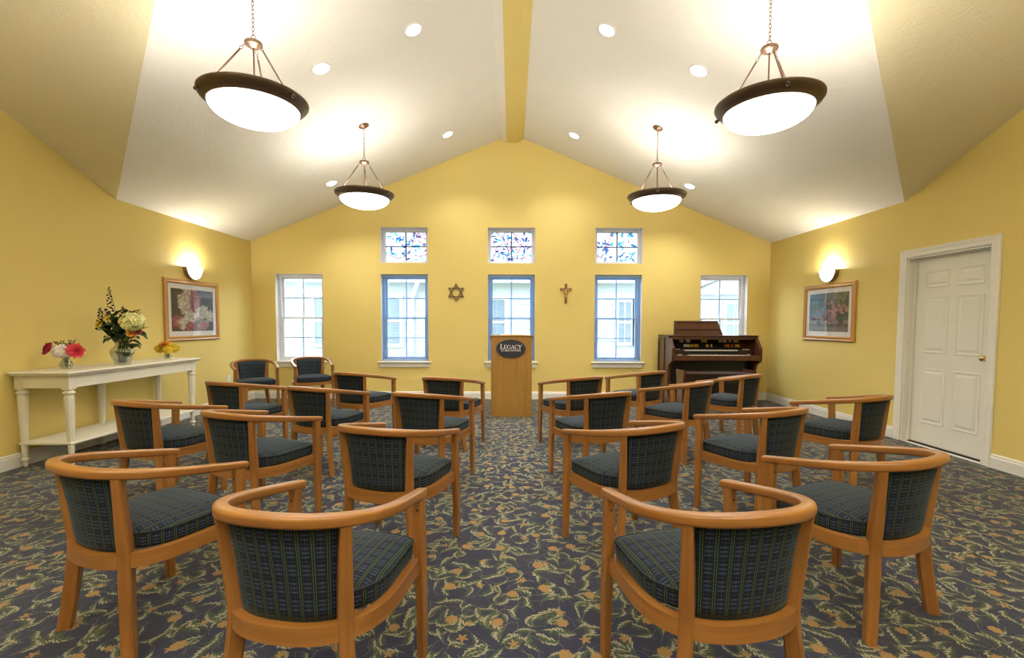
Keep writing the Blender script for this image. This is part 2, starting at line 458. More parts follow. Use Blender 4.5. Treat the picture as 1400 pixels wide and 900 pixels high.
def new_ob(name, me, parent=None, loc=None, rot=None):
    o = bpy.data.objects.new(name, me); COL.objects.link(o)
    if parent is not None: o.parent = parent
    if loc is not None: o.location = loc
    if rot is not None: o.rotation_euler = rot
    return o
def empty(name, loc=(0, 0, 0), rz=0.0):
    o = bpy.data.objects.new(name, None); COL.objects.link(o); o.location = loc; o.rotation_euler = (0, 0, rz); o.empty_display_size = 0.1
    return o
def tag(o, label=None, cat=None, group=None, kind=None):
    if label: o['label'] = label
    if cat: o['category'] = cat
    if group: o['group'] = group
    if kind: o['kind'] = kind
    return o
def rsec(w, h, r, k=3):
    """rounded rectangle section centred on 0"""
    out = []
    for (sx, sy, a0) in ((1, 1, 0), (-1, 1, PI/2), (-1, -1, PI), (1, -1, 1.5*PI)):
        for i in range(k + 1):
            a = a0 + PI/2 * i / k
            out.append((sx*(w/2 - r) + r*math.cos(a), sy*(h/2 - r) + r*math.sin(a)))
    return out
def catmull(pts, per=6):
    P = [Vector(p) for p in pts]; out = []
    for i in range(len(P) - 1):
        p0 = P[i-1] if i > 0 else 2*P[0] - P[1]; p1, p2 = P[i], P[i+1]; p3 = P[i+2] if i + 2 < len(P) else 2*P[-1] - P[-2]
        for j in range(per):
            t = j / per
            out.append(0.5*((2*p1) + (p2-p0)*t + (2*p0-5*p1+4*p2-p3)*t*t + (3*p1-p0-3*p2+p3)*t*t*t))
    out.append(P[-1]); return out
def resample(P, n):
    P = [Vector(p) for p in P]; L = [0.0]
    for i in range(1, len(P)): L.append(L[-1] + (P[i]-P[i-1]).length)
    out = []; j = 0
    for i in range(n):
        s = L[-1]*i/(n-1)
        while j < len(P)-2 and L[j+1] < s: j += 1
        t = (s - L[j]) / max(1e-9, L[j+1]-L[j]); out.append(P[j].lerp(P[j+1], min(1, max(0, t))))
    return out

# ================================================================== room shell
def wall2d(name, ubr, zbr, top, holes, fmap, thick_vec, mats):
    """wall panel with holes and reveals; holes = (u0,u1,z0,z1); the room side is at fmap(u,z)"""
    mb = MB(); tv = Vector(thick_vec)
    us = sorted(set([round(u, 4) for u in ubr] + [round(h[i], 4) for h in holes for i in (0, 1)]))
    zs = sorted(set([round(z, 4) for z in zbr] + [round(h[i], 4) for h in holes for i in (2, 3)]))
    for i in range(len(us)-1):
        u0, u1 = us[i], us[i+1]; um = (u0+u1)/2
        rows = zs + [99.0]
        for j in range(len(rows)-1):
            z0, z1 = rows[j], rows[j+1]
            if any(h[0] - 1e-3 < um < h[1] + 1e-3 and h[2] - 1e-3 < (z0+min(z1, 50))/2 < h[3] + 1e-3 for h in holes): continue
            t0, t1 = top(u0), top(u1)
            a0, a1, b0, b1 = min(z0, t0), min(z0, t1), min(z1, t0), min(z1, t1)
            if b0 - a0 < 1e-4 and b1 - a1 < 1e-4: continue
            q = [fmap(u0, a0), fmap(u1, a1), fmap(u1, b1), fmap(u0, b0)]
            if b0 - a0 < 1e-4: q = q[:3]
            elif b1 - a1 < 1e-4: q = [q[0], q[1], q[3]]
            mb.poly(q); mb.poly([Vector(p) + tv for p in q][::-1])
    for h in holes:
        c = [fmap(h[0], h[2]), fmap(h[1], h[2]), fmap(h[1], h[3]), fmap(h[0], h[3])]
        for k in range(4):
            a, b_ = Vector(c[k]), Vector(c[(k+1) % 4]); mb.poly([a, b_, b_+tv, a+tv], mi=1)
    return tag(mb.build(name, mats, fix=False), kind='structure')

WTH = 0.24
WIN = [(-3.62, 'w'), (-1.83, 'b'), (-0.01, 'b'), (1.81, 'b'), (3.605, 'w')]
WZ0, WZ1, WHW = 0.645, 2.13, 0.40
TZ0, TZ1 = 2.322, 2.918
holesB = [(c - WHW, c + WHW, WZ0, WZ1) for c, _ in WIN] + [(c - WHW, c + WHW, TZ0, TZ1) for c, _ in WIN[1:4]]
xb = [XL, 0, XR] + [s * (RZ - z) / k for z in (WZ1, TZ0, TZ1) for s, k in ((-1, KL), (1, KR)) if (RZ - z)/k < 4.38]
wall2d('wall_back', xb, [0, 2.4], ceil_z, holesB, lambda u, z: (u, YB, z), (0, WTH, 0), ['wall_yellow', 'reveal_white'])
def side_top(y):
    if y >= YV: return HC
    return RZ - abs(y - YRID) * (RZ - HC) / (YV - YRID)
DY0, DY1, DZ1 = 4.262, 5.175, 2.035
wall2d('wall_left', [YS, YRID, YV, YB], [0, 2.4], side_top, [], lambda u, z: (XL, u, z), (-0.15, 0, 0), ['wall_yellow', 'trim_white'])
wall2d('wall_right', [YS, YRID, YV, YB], [0, 2.4], side_top, [(DY0, DY1, 0, DZ1)], lambda u, z: (XR, u, z), (0.2, 0, 0), ['wall_yellow', 'trim_white'])
wall2d('wall_rear', [XL, XR], [0, 2.4], lambda u: HC, [], lambda u, z: (u, YS, z), (0, -0.15, 0), ['wall_yellow', 'trim_white'])
mb = MB(); mb.poly([(XL, YS, 0), (XR, YS, 0), (XR, YB, 0), (XL, YB, 0)])
mb.poly([(XL, YS, -0.1), (XL, YB, -0.1), (XR, YB, -0.1), (XR, YS, -0.1)])
tag(mb.build('floor', 'carpet_floral', fix=False), kind='structure')
mb = MB()
CMI = 0
def cpoly(pts):
    mb.poly(pts, mi=CMI); mb.poly([(p[0], p[1], p[2] + 0.15) for p in pts][::-1])
cpoly([(XL, YB, HC), (XL, YV, HC), (0, YRID, RZ), (0, YB, RZ)])
cpoly([(XR, YV, HC), (XR, YB, HC), (0, YB, RZ), (0, YRID, RZ)])
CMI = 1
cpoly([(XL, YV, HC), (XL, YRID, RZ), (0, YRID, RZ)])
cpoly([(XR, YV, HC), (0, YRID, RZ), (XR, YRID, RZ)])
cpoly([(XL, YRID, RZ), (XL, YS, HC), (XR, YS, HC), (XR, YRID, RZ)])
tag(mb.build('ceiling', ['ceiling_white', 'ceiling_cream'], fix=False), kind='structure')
# ridge beam
mb = MB()
prof = [(-0.20, ceil_z(0.2) + 0.01), (-0.097, 4.328), (0.090, 4.328), (0.20, ceil_z(0.2) + 0.01)]
for i in range(3):
    a, b_ = prof[i], prof[i+1]
    mb.poly([(a[0], YB, a[1]), (b_[0], YB, b_[1]), (b_[0], YRID, b_[1]), (a[0], YRID, a[1])], mi=0 if i != 0 else 1)
mb.poly([(p[0], YRID, p[1]) for p in prof]); mb.poly([(prof[0][0], YB, prof[0][1]), (prof[3][0], YB, prof[3][1]), (prof[3][0], YRID, prof[3][1]), (prof[0][0], YRID, prof[0][1])])
tag(mb.build('trim_1', ['wall_yellow', 'ceiling_white'], fix=False), 'boxed ridge beam with yellow underside along the ceiling peak', kind='structure')
# baseboards
BBH = 0.13
def bb_sec(): return [(0, 0), (0.016, 0), (0.016, BBH-0.035), (0.011, BBH-0.025), (0.011, BBH-0.012), (0.004, BBH), (0, BBH)]
def baseboard(name, a, b_, inward):
    m_ = MB(); a = Vector(a); b_ = Vector(b_); inv = Vector(inward); sec = bb_sec()
    A = [a + inv*s + Vector((0, 0, z)) for s, z in sec]; B = [b_ + inv*s + Vector((0, 0, z)) for s, z in sec]
    for i in range(len(sec)):
        j = (i+1) % len(sec); m_.poly([A[i], A[j], B[j], B[i]])
    m_.poly(A); m_.poly(B)
    return tag(m_.build(name, 'trim_white'), kind='structure')
baseboard('baseboard_back', (XL, YB, 0), (XR, YB, 0), (0, -1, 0))
baseboard('baseboard_left', (XL, YS, 0), (XL, YB, 0), (1, 0, 0))
baseboard('baseboard_right', (XR, DY1 + 0.092, 0), (XR, YB, 0), (-1, 0, 0))
baseboard('baseboard_right_near', (XR, YS, 0), (XR, DY0 - 0.078, 0), (-1, 0, 0))

# ------------------------------------------------------------------ door
door = empty('door_1', (XR, (DY0+DY1)/2, 0)); tag(door, 'white six panel door with brass knob in the right wall', kind='structure')
def dbox(name, lo, hi, mat, ch=0.003, parent=door):
    m_ = MB(); o = Vector((XR, (DY0+DY1)/2, 0)); m_.box(Vector(lo)-o, Vector(hi)-o, ch)
    return m_.build(name, mat, parent)
def casing(a, b_, inner):   # stepped casing board from a to b (centre lines at the inner edge)
    m_ = MB(); o = Vector((XR, (DY0+DY1)/2, 0)); a = Vector(a)-o; b_ = Vector(b_)-o; inn = Vector(inner); t = (b_-a).normalized()
    sec = [(0, 0), (0, 0.010), (0.012, 0.016), (0.040, 0.014), (0.060, 0.020), (0.078, 0.022), (0.085, 0.016), (0.085, 0)]
    A = [a - inn*w - t*0 + Vector((-d, 0, 0)) for w, d in sec]; B = [b_ - inn*w + Vector((-d, 0, 0)) for w, d in sec]
    return m_, A, B, sec
def casing_piece(a, b_, inner, m0, m1):
    m_, A, B, sec = casing(a, b_, inner); o = Vector((XR, (DY0+DY1)/2, 0)); t = (Vector(b_)-Vector(a)).normalized()
    A = [p - t*sec[i][0]*m0 for i, p in enumerate(A)]; B = [p + t*sec[i][0]*m1 for i, p in enumerate(B)]
    n = len(sec)
    for i in range(n):
        j = (i+1) % n; m_.poly([A[i], A[j], B[j], B[i]])
    m_.poly(A); m_.poly(B)
    return m_.build('casing', 'trim_white', door)
casing_piece((XR, DY0, 0), (XR, DY0, DZ1), (0, 1, 0), 0, 1)
casing_piece((XR, DY1, 0), (XR, DY1, DZ1), (0, -1, 0), 0, 1)
casing_piece((XR, DY0, DZ1), (XR, DY1, DZ1), (0, 0, -1), 1, 1)
dbox('jamb', (XR, DY1-0.018, 0), (XR+0.14, DY1-0.001, DZ1-0.001), 'trim_white')
dbox('jamb', (XR, DY0+0.001, 0), (XR+0.14, DY0+0.018, DZ1-0.001), 'trim_white')
dbox('jamb', (XR, DY0+0.018, DZ1-0.018), (XR+0.14, DY1-0.018, DZ1-0.001), 'trim_white')
dbox('stop', (XR+0.055, DY1-0.030, 0), (XR+0.088, DY1-0.018, DZ1-0.018), 'trim_white')
dbox('stop', (XR+0.055, DY0+0.018, DZ1-0.030), (XR+0.088, DY1-0.030, DZ1-0.018), 'trim_white')
slab = dbox('door_leaf', (XR+0.09, DY0+0.021, 0.012), (XR+0.13, DY1-0.021, DZ1-0.021), 'door_white')
dbox('threshold_gap', (XR+0.06, DY0+0.02, 0.0005), (XR+0.13, DY1-0.02, 0.0115), 'dark_gap', 0)
sx = XR + 0.09; oo = Vector((XR, (DY0+DY1)/2, 0))
dw0, dw1 = DY0+0.021, DY1-0.021; dW = dw1 - dw0
for (z0, z1) in ((0.24, 0.83), (1.00, 1.60), (1.70, 1.88)):
    for (f0, f1) in ((0.135, 0.45), (0.55, 0.865)):
        y0, y1 = dw0 + dW*f0, dw0 + dW*f1
        m_ = MB(); rect = lambda i, d: [Vector((sx - d, y0+i, z0+i)) - oo, Vector((sx - d, y1-i, z0+i)) - oo, Vector((sx - d, y1-i, z1-i)) - oo, Vector((sx - d, y0+i, z1-i)) - oo]
        R_ = [rect(-0.004, 0.0003), rect(0.004, 0.006), rect(0.012, 0.004), rect(0.026, -0.0), rect(0.03, 0.0006), rect(0.052, 0.007)]
        R_[3] = rect(0.024, 0.0008)
        for a, b_ in zip(R_[:-1], R_[1:]):
            for i in range(4):
                j = (i+1) % 4; m_.poly([a[i], a[j], b_[j], b_[i]])
        m_.poly(R_[-1])
        m_.build('raised_panel', 'door_white', slab, loc=(0, 0, 0))
m_ = MB(); Mk = Matrix.Translation(Vector((sx, dw0 + 0.065, 0.985)) - oo) @ Matrix.Rotation(-PI/2, 4, 'Y')
m_.lathe([(0, 0.001), (0.032, 0.001), (0.033, 0.006), (0.028, 0.010), (0.012, 0.012), (0.010, 0.028), (0.018, 0.034), (0.027, 0.046), (0.027, 0.058), (0.018, 0.066), (0, 0.068)], 20, Mk)
m_.build('knob', 'brass', slab)

# ------------------------------------------------------------------ windows
YG = YB + 0.15        # plane of the sash
def stain_print(seed):
    """colours of one stained window: clear ground, blue leaves, violet branches"""
    rnd = random.Random(seed)
    segs = []
    def branch(x, y, a, n, w):
        for _ in range(n):
            l = rnd.uniform(0.05, 0.11); x2, y2 = x + l*math.cos(a), y + l*math.sin(a)
            segs.append((x, y, x2, y2, w)); x, y = x2, y2; a += rnd.uniform(-0.9, 0.9)
            if rnd.random() < 0.45 and n > 2: branch(x, y, a + rnd.choice((-1, 1))*rnd.uniform(0.6, 1.2), n - 2, w*0.8)
    for _ in range(5): branch(rnd.uniform(0, 0.7), rnd.choice((0, 0.1, 0.25, 0.5)), rnd.uniform(-0.4, 2.2), 6, 0.010)
    lv = [(rnd.uniform(0, 0.7), rnd.uniform(0, 0.5), rnd.uniform(0, PI), rnd.uniform(0.022, 0.055), rnd.uniform(0.010, 0.021),
           rnd.choice([(0.004, 0.045, 0.110), (0.014, 0.090, 0.150), (0.003, 0.018, 0.070), (0.045, 0.130, 0.160)])) for _ in range(46)]
    def col(x, y):
        c = (0.24, 0.24, 0.25)
        for (cx, cy, a, l, w, k) in lv:
            dx, dy = x-cx, y-cy; u = dx*math.cos(a)+dy*math.sin(a); v = -dx*math.sin(a)+dy*math.cos(a)
            q = (u/l)**2 + (v/w)**2
            if q < 1: c = k if q < 0.86 else (0.012, 0.010, 0.030)
        for (x1, y1, x2, y2, w) in segs:
            ex, ey = x2-x1, y2-y1; t = max(0, min(1, ((x-x1)*ex+(y-y1)*ey)/(ex*ex+ey*ey)))
            if math.hypot(x-x1-t*ex, y-y1-t*ey) < w*0.62: c = (0.048, 0.006, 0.030)
        return c
    return col
def print_grid(x0, x1, y0, y1, nx, ny, place, colf):
    """flat printed sheet: grid mesh with the print as a colour attribute"""
    v = []; f = []; cs = []
    for j in range(ny+1):
        for i in range(nx+1):
            x = x0+(x1-x0)*i/nx; y = y0+(y1-y0)*j/ny; v.append(place(x, y)); c = colf(x, y); cs += [c[0], c[1], c[2], 1.0]
    for j in range(ny):
        for i in range(nx):
            a = j*(nx+1)+i; f.append((a, a+1, a+nx+2, a+nx+1))
    me = bpy.data.meshes.new('sheet'); me.from_pydata(v, [], f)
    at = me.color_attributes.new('print', 'FLOAT_COLOR', 'POINT'); at.data.foreach_set('color', cs)
    return me
wn = 0
for wi, (cx, kind) in enumerate(WIN):
    wn += 1
    sm = 'sash_white' if kind == 'w' else 'sash_blue'
    w_ = empty('window_%d' % wn, (cx, YG, WZ0)); w_['kind'] = 'structure'
    w_['label'] = ['tall white framed window behind the pair of turned armchairs', 'tall blue framed window left of the star', 'tall blue framed window behind the lectern',
                   'tall blue framed window right of the cross', 'tall white framed window behind the organ'][wi]
    H = WZ1 - WZ0
    def wb(name, lo, hi, mat, parent=w_, ch=0.002):
        m2 = MB(); m2.box(lo, hi, ch); return m2.build(name, mat, parent)
    fw = 0.045
    fr = MB(); e = 0.0008
    for lo, hi in (((-WHW+e, -0.045, e), (-WHW+fw, 0.07, H-e)), ((WHW-fw, -0.045, e), (WHW-e, 0.07, H-e)),
                   ((-WHW+fw, -0.045, e), (WHW-fw, 0.07, fw)), ((-WHW+fw, -0.045, H-fw), (WHW-fw, 0.07, H-e))):
        fr.box(lo, hi, 0.003)
    fr.build('window_frame', sm, w_)
    mid = H*0.5; rw = 0.032
    for nm, z0, z1, yo in (('lower_sash', fw, mid+0.014, -0.022), ('upper_sash', mid-0.014, H-fw, 0.018)):
        s_ = MB(); xi = WHW - fw
        s_.box((-xi, yo-0.018, z0), (-xi+rw, yo+0.018, z1), 0.003); s_.box((xi-rw, yo-0.018, z0), (xi, yo+0.018, z1), 0.003)
        s_.box((-xi+rw, yo-0.018, z0), (xi-rw, yo+0.018, z0+0.030), 0.003); s_.box((-xi+rw, yo-0.018, z1-0.030), (xi-rw, yo+0.018, z1), 0.003)
        so = s_.build(nm, sm, w_)
        gx = xi - rw; gz0, gz1 = z0+0.030, z1-0.030; gm = (gz0+gz1)/2; mw = 0.010
        muntin_mat = 'sash_blue'
        wb('muntin', (-mw, yo-0.008, gz0), (mw, yo+0.008, gz1), muntin_mat, so)
        wb('muntin', (-gx, yo-0.0075, gm-mw), (-mw, yo+0.0075, gm+mw), muntin_mat, so); wb('muntin', (mw, yo-0.0075, gm-mw), (gx, yo+0.0075, gm+mw), muntin_mat, so)
        for (a, b_) in ((-gx, -mw), (mw, gx)):
            for (c, d) in ((gz0, gm-mw), (gm+mw, gz1)):
                wb('pane', (a, yo-0.002, c), (b_, yo+0.002, d), 'window_glass', so, 0)
    sl = MB(); sl.box((-WHW-0.055, -0.15-0.045, -0.022), (WHW+0.055, -0.15+0.0, 0.0), 0.005); sl.box((-WHW+0.002, -0.15, 0.0005), (WHW-0.002, -0.046, 0.006), 0.0)
    sl.build('sill', 'trim_white', w_)
    wb('apron', (-WHW-0.03, -0.15-0.018, -0.10), (WHW+0.03, -0.1505, -0.022), 'trim_white', w_, 0.004)
    if kind == 'b':      # raised mini blind: head rail, open slats, bottom rail, wand
        yb_ = -0.095
        wb('blind_head_rail', (-WHW+0.004, yb_-0.014, H-0.040), (WHW-0.004, yb_+0.014, H-0.004), 'blind_blue', w_)
        s_ = MB(); n = 58
        for i in range(n):
            z = 0.04 + (H-0.10)*i/(n-1); s_.poly([(-WHW+0.008, yb_-0.012, z-0.001), (WHW-0.008, yb_-0.012, z-0.001), (WHW-0.008, yb_+0.012, z+0.001), (-WHW+0.008, yb_+0.012, z+0.001)])
        for xx in (-0.25, 0.25): s_.box((xx-0.0008, yb_-0.013, 0.03), (xx+0.0008, yb_-0.0115, H-0.04))
        tag(s_.build('blind_slats', 'blind_blue', w_, fix=False), kind='stuff')
        wb('blind_bottom_rail', (-WHW+0.008, yb_-0.012, 0.014), (WHW-0.008, yb_+0.012, 0.030), 'blind_blue', w_)
    if wi != 0: continue
    m2 = MB(); m2.tube([(-WHW+0.05, -0.058, H-0.06), (-WHW+0.052, -0.062, H*0.35)], 0.004, 6); m2.build('blind_wand', 'sash_white', w_)
for ti, (cx, _) in enumerate(WIN[1:4]):
    wn += 1
    w_ = empty('window_%d' % wn, (cx, YG, TZ0)); w_['kind'] = 'structure'
    w_['label'] = ['stained glass transom with blue leaves, left of three', 'stained glass transom with violet branches, middle of three', 'stained glass transom with violet branches, right of three'][ti]
    H = TZ1 - TZ0; fr = MB(); fw = 0.05; e = 0.0008
    for lo, hi in (((-WHW+e, -0.03, e), (-WHW+fw, 0.05, H-e)), ((WHW-fw, -0.03, e), (WHW-e, 0.05, H-e)),
                   ((-WHW+fw, -0.03, e), (WHW-fw, 0.05, fw)), ((-WHW+fw, -0.03, H-fw), (WHW-fw, 0.05, H-e))): fr.box(lo, hi, 0.003)
    fr.build('window_frame', 'sash_white', w_)
    m2 = MB(); m2.box((-0.009, -0.012, fw), (0.009, 0.012, H-fw), 0.002); m2.build('muntin', 'petal_purple', w_)
    for a, b_ in ((-WHW+fw, -0.009), (0.009, WHW-fw)):
        m2 = MB(); m2.box((a, -0.011, H/2-0.008), (b_, 0.011, H/2+0.008), 0.002); m2.build('muntin', 'petal_purple', w_)
    cf = stain_print(11 + ti*5); gx = WHW - fw
    for (a, b_) in ((-gx, -0.009), (0.009, gx)):
        for (c, d) in ((fw, H/2-0.008), (H/2+0.008, H-fw)):
            me = print_grid(a, b_, c, d, 80, 60, lambda x, z: (x, 0.0, z), lambda x, z: cf(x+gx, z-fw))
            me.materials.append(MATS['stained_glass']); new_ob('pane', me, w_)

# ================================================================== outside: two neighbouring houses and the lawn
mb = MB(); mb.poly([(-30, YB+WTH, -0.25), (30, YB+WTH, -0.25), (30, 45, -0.25), (-30, 45, -0.25)])
tag(mb.build('ground', 'lawn', fix=False), kind='structure')
def far_window(parent, x0, x1, z0, z1, y):
    m2 = MB(); t = 0.09
    for lo, hi in (((x0-t, y-0.05, z0-t), (x0, y+0.02, z1+t)), ((x1, y-0.05, z0-t), (x1+t, y+0.02, z1+t)), ((x0, y-0.05, z1), (x1, y+0.02, z1+t)), ((x0, y-0.05, z0-t), (x1, y+0.02, z0)),
                   ((x0, y-0.045, (z0+z1)/2-0.03), (x1, y+0.02, (z0+z1)/2+0.03)), (((x0+x1)/2-0.012, y-0.035, z0), ((x0+x1)/2+0.012, y+0.01, z1))): m2.box(lo, hi)
    w = m2.build('window', 'house_trim', parent)
    zm = (z0+z1)/2
    for (c, d) in ((z0, zm-0.03), (zm+0.03, z1)):
        m2 = MB(); m2.box((x0, y-0.02, c), (x1, y, d)); m2.build('pane', 'house_glass', w)
def house(name, label, x0, x1, y, zeave, wins, gable=False):
    h = empty(name, (0, 0, -0.25)); tag(h, label, 'house')
    m2 = MB(); m2.box((x0, y, 0), (x1, y+5, zeave+0.25)); m2.build('wall', 'siding', h)
    board = MB(); board.sweep([(x0, 0, 0), (x1, 0, 0)], [(0, 0), (0.024, 0), (0.006, 0.19), (0, 0.19)], up=(0, 0, 1), smooth=False)
    bm = None; z = 0.02
    while z < zeave + 0.25 - 0.1:
        if bm is None: bo = board.build('siding_board', 'siding', h, loc=(0, y, z)); bm = bo.data
        else: new_ob('siding_board', bm, h, (0, y, z))
        z += 0.172
    hz = 0.25
    for (a, b_, c, d) in wins: far_window(h, a, b_, c+hz, d+hz, y-0.03)
    m2 = MB()
    if not gable:
        m2.box((x0-0.3, y-0.42, zeave+hz-0.02), (x1+0.3, y-0.36, zeave+hz+0.16), 0.0); m2.box((x0-0.3, y-0.36, zeave+hz-0.02), (x1+0.3, y+0.05, zeave+hz+0.0))
        m2.build('eave', 'house_trim', h)
        m2 = MB(); m2.poly([(x0-0.3, y-0.44, zeave+hz+0.16), (x1+0.3, y-0.44, zeave+hz+0.16), (x1+0.3, y+2.5, zeave+hz+0.75), (x0-0.3, y+2.5, zeave+hz+0.75)])
        m2.poly([(x0-0.3, y+2.5, zeave+hz+0.75), (x1+0.3, y+2.5, zeave+hz+0.75), (x1+0.3, y+5.4, zeave+hz+0.16), (x0-0.3, y+5.4, zeave+hz+0.16)])
        m2.build('roof', 'shingle_grey', h)
        m2 = MB(); m2.tube([(-2.52, y-0.40, zeave+hz), (-2.60, y-0.30, zeave+hz-0.15), (-2.74, y-0.08, zeave+hz-0.42), (-2.76, y-0.06, 0.1)], 0.055, 8); m2.build('downspout', 'house_trim', h)
    else:
        xm = (x0+x1)/2; za = zeave+hz; zp = za + 0.42*(x1-x0)/2
        m2.extrude_poly([(x0, y, za), (x1, y, za), (xm, y, zp)], (0, 5, 0)); m2.build('gable_wall', 'siding', h)
        m2 = MB(); m2.box((x0-0.2, y-0.25, za-0.05), (x1+0.2, y-0.02, za+0.10)); m2.build('eave', 'house_trim', h)
        m2 = MB()
        for s in (-1, 1):
            a = Vector((xm, y-0.35, zp+0.06)); b_ = Vector((xm + s*((x1-x0)/2+0.3), y-0.35, za-0.06)); q = [a, b_, b_+Vector((0, 5.6, 0)), a+Vector((0, 5.6, 0))]
            m2.poly(q); m2.poly([p+Vector((0, 0, 0.14)) for p in q]); m2.poly([q[0], q[1], q[1]+Vector((0, 0, 0.14)), q[0]+Vector((0, 0, 0.14))])
        m2.build('roof', 'shingle_grey', h)
    return h
house('neighbour_house', 'pale sided house with white trim close outside the left windows', -12.0, 4.4, 12.9, 2.42,
      [(-5.45, -4.7, 0.72, 2.0), (-3.85, -3.1, 0.72, 2.0), (-0.95, -0.2, 0.72, 1.95), (2.95, 3.3, 0.78, 1.9), (3.42, 3.75, 0.78, 1.9)])
house('neighbour_house', 'pale gabled house farther off outside the organ window', 5.7, 9.3, 15.0, 2.30, [(6.9, 7.4, 0.7, 1.95)], True)

# ================================================================== armchairs
def sup(t, Wd, D, n=2.4):
    c, s = math.cos(t), math.sin(t)
    return (Wd*math.copysign(abs(c)**(2/n), c), -D*abs(s)**(2/n))
def ucurve(Wd, D, xf, yf, n=60):
    """horse-shoe plan curve from the left front end round the back to the right front end"""
    pts = [(-xf, yf), (-(xf*0.55+Wd*0.45), yf*0.66), (-(xf*0.2+Wd*0.8), yf*0.33)]
    arc = [sup(PI - PI*i/80, Wd, D) for i in range(81)]
    pts = catmull([Vector((x, y, 0)) for x, y in pts] + [Vector((*arc[0], 0))], 6)[:-1] + [Vector((x, y, 0)) for x, y in arc]
    r = catmull([Vector((Wd, 0, 0)), Vector((xf*0.2+Wd*0.8, yf*0.33, 0)), Vector((xf*0.55+Wd*0.45, yf*0.66, 0)), Vector((xf, yf, 0))], 6)[1:]
    return resample(pts + r, n)
def sstep(a, b_, x):
    t = max(0.0, min(1.0, (x-a)/(b_-a))); return t*t*(3-2*t)
def rail_z(y): return 0.6870 - 0.186*y      # the whole rail lies in one tilted plane
def make_chair():
    root = empty('armchair')
    # top rail
    path = [Vector((p.x, p.y, rail_z(p.y))) for p in ucurve(0.279, 0.294, 0.262, 0.256, 64)]
    sec = rsec(0.045, 0.037, 0.010, 3)
    n = len(path); sc = [1.0]*n; sc[0] = sc[-1] = 0.80
    path[0] = path[0] + (path[0]-path[1]).normalized()*0.002
    P2 = [path[0] + (path[0]-path[1])*0.15] + path + [path[-1] + (path[-1]-path[-2])*0.15]; sc = [(0.92, 0.74)] + [(0.92 + 0.08*sstep(0.25, -0.1, p.y) if False else 1.0 - 0.08*sstep(-0.1, 0.25, p.y), 1.0 - 0.13*sstep(-0.15, 0.25, p.y)) for p in path] + [(0.92, 0.74)]
    MB().sweep(P2, sec, scales=sc).build('top_rail', 'wood_honey', root)
    # seat frame: U ring of plan curve plus front rail
    ring = ucurve(0.262, 0.246, 0.258, 0.195, 56)
    rsq = [(-0.017, -0.028), (0.017, -0.028), (0.019, -0.024), (0.019, 0.024), (0.015, 0.028), (-0.017, 0.028)]
    m = MB(); m.sweep([Vector((p.x, p.y, 0.377)) for p in ring], [(-a, b_) for a, b_ in rsq], smooth=False)
    fr = [Vector((x, 0.205 + 0.012*(1-(x/0.25)**2), 0.377)) for x in [-0.25+0.5*i/10 for i in range(11)]]
    m.sweep(fr, rsec(0.024, 0.056, 0.003, 1), smooth=False)
    m.build('seat_frame', 'wood_honey', root)
    # legs
    for s in (-1, 1):
        m = MB(); zt = rail_z(0.222) - 0.012
        pts = [(0.2755*s, 0.217, 0.0), (0.274*s, 0.217, 0.2), (0.270*s, 0.218, 0.40), (0.2635*s, 0.224, zt)]
        path = catmull([Vector(p) for p in pts], 4)
        m.sweep(path, rsec(0.036, 0.048, 0.005, 1), frames=[(Vector((1, 0, 0)), Vector((0, 1, 0)))]*len(path), scales=[(0.86+0.14*min(1, p.z/0.35), 0.80+0.20*min(1, p.z/0.35)) for p in path], smooth=False)
        lg = m.build('leg', 'wood_honey', root)
        h = MB(); h.lathe([(0, 0.0006), (0.0048, 0.0006), (0.0048, -0.001)], 8, Matrix.Translation((0.2655*s, 0.1990, zt-0.045)) @ Matrix.Rotation(PI/2, 4, 'X')); h.build('screw_hole', 'black_paint', lg)
    for s in (-1, 1):
        pts = [(0.240, -0.217, 0.0), (0.210, -0.203, 0.16), (0.190, -0.193, 0.31), (0.186, -0.190, 0.40), (0.196, -0.205, 0.56), (0.2075, -0.2195, 0.712)]
        path = catmull([Vector((x*s, y, z)) for x, y, z in pts], 5)
        rad = Vector((0.66*s, -0.75, 0)).normalized(); tan = Vector((-rad.y, rad.x, 0))
        scl = []
        for p in path:
            z = p.z; wt = 0.80 + 0.20*sstep(0.72, 0.40, z) if False else (1.0 - 0.22*sstep(0.42, 0.70, z)); scl.append((wt*(0.92+0.08*sstep(0, 0.3, z)), wt))
        MB().sweep(path, rsec(0.044, 0.052, 0.006, 1), frames=[(tan, rad)]*len(path), scales=scl, smooth=False).build('leg', 'wood_honey', root)
    # upholstered back between the rear posts
    lo_c = ucurve(0.262, 0.247, 0.258, 0.195, 400); hi_c = ucurve(0.279, 0.294, 0.262, 0.256, 400)
    loc_ = resample([p for p in lo_c if p.y < -0.10 and abs(p.x) < 0.178], 25); hic = resample([p for p in hi_c if p.y < -0.10 and abs(p.x) < 0.198], 25)
    m = MB(); nz = 9; grid = {}
    z0, z1 = 0.4052, 0.709
    U = [0.0]
    for i in range(1, 25): U.append(U[-1] + ((loc_[i]-loc_[i-1]).length + (hic[i]-hic[i-1]).length)/2)
    for side in (0, 1):
        for j in range(nz+1):
            f = j/nz
            for i in range(25):
                p = loc_[i].lerp(hic[i], f + 0.10*math.sin(PI*f)*(-1))
                t = (loc_[min(i+1, 24)]-loc_[max(i-1, 0)]).normalized(); nr = Vector((t.y, -t.x, 0))   # outward
                if nr.dot(Vector((p.x, p.y+0.0, 0))) < 0: nr = -nr
                e = min(1.0, min(i, 24-i)/1.5, (min(j, nz-j)+0.6)/1.2)
                d = (-0.018 + 0.010*e) if side == 0 else -(0.030 + 0.016*e)
                q = p + nr*d; grid[side, i, j] = len(m.v); m.v.append((q.x, q.y, z0+(rail_z(hic[i].y)-0.015-z0)*f))
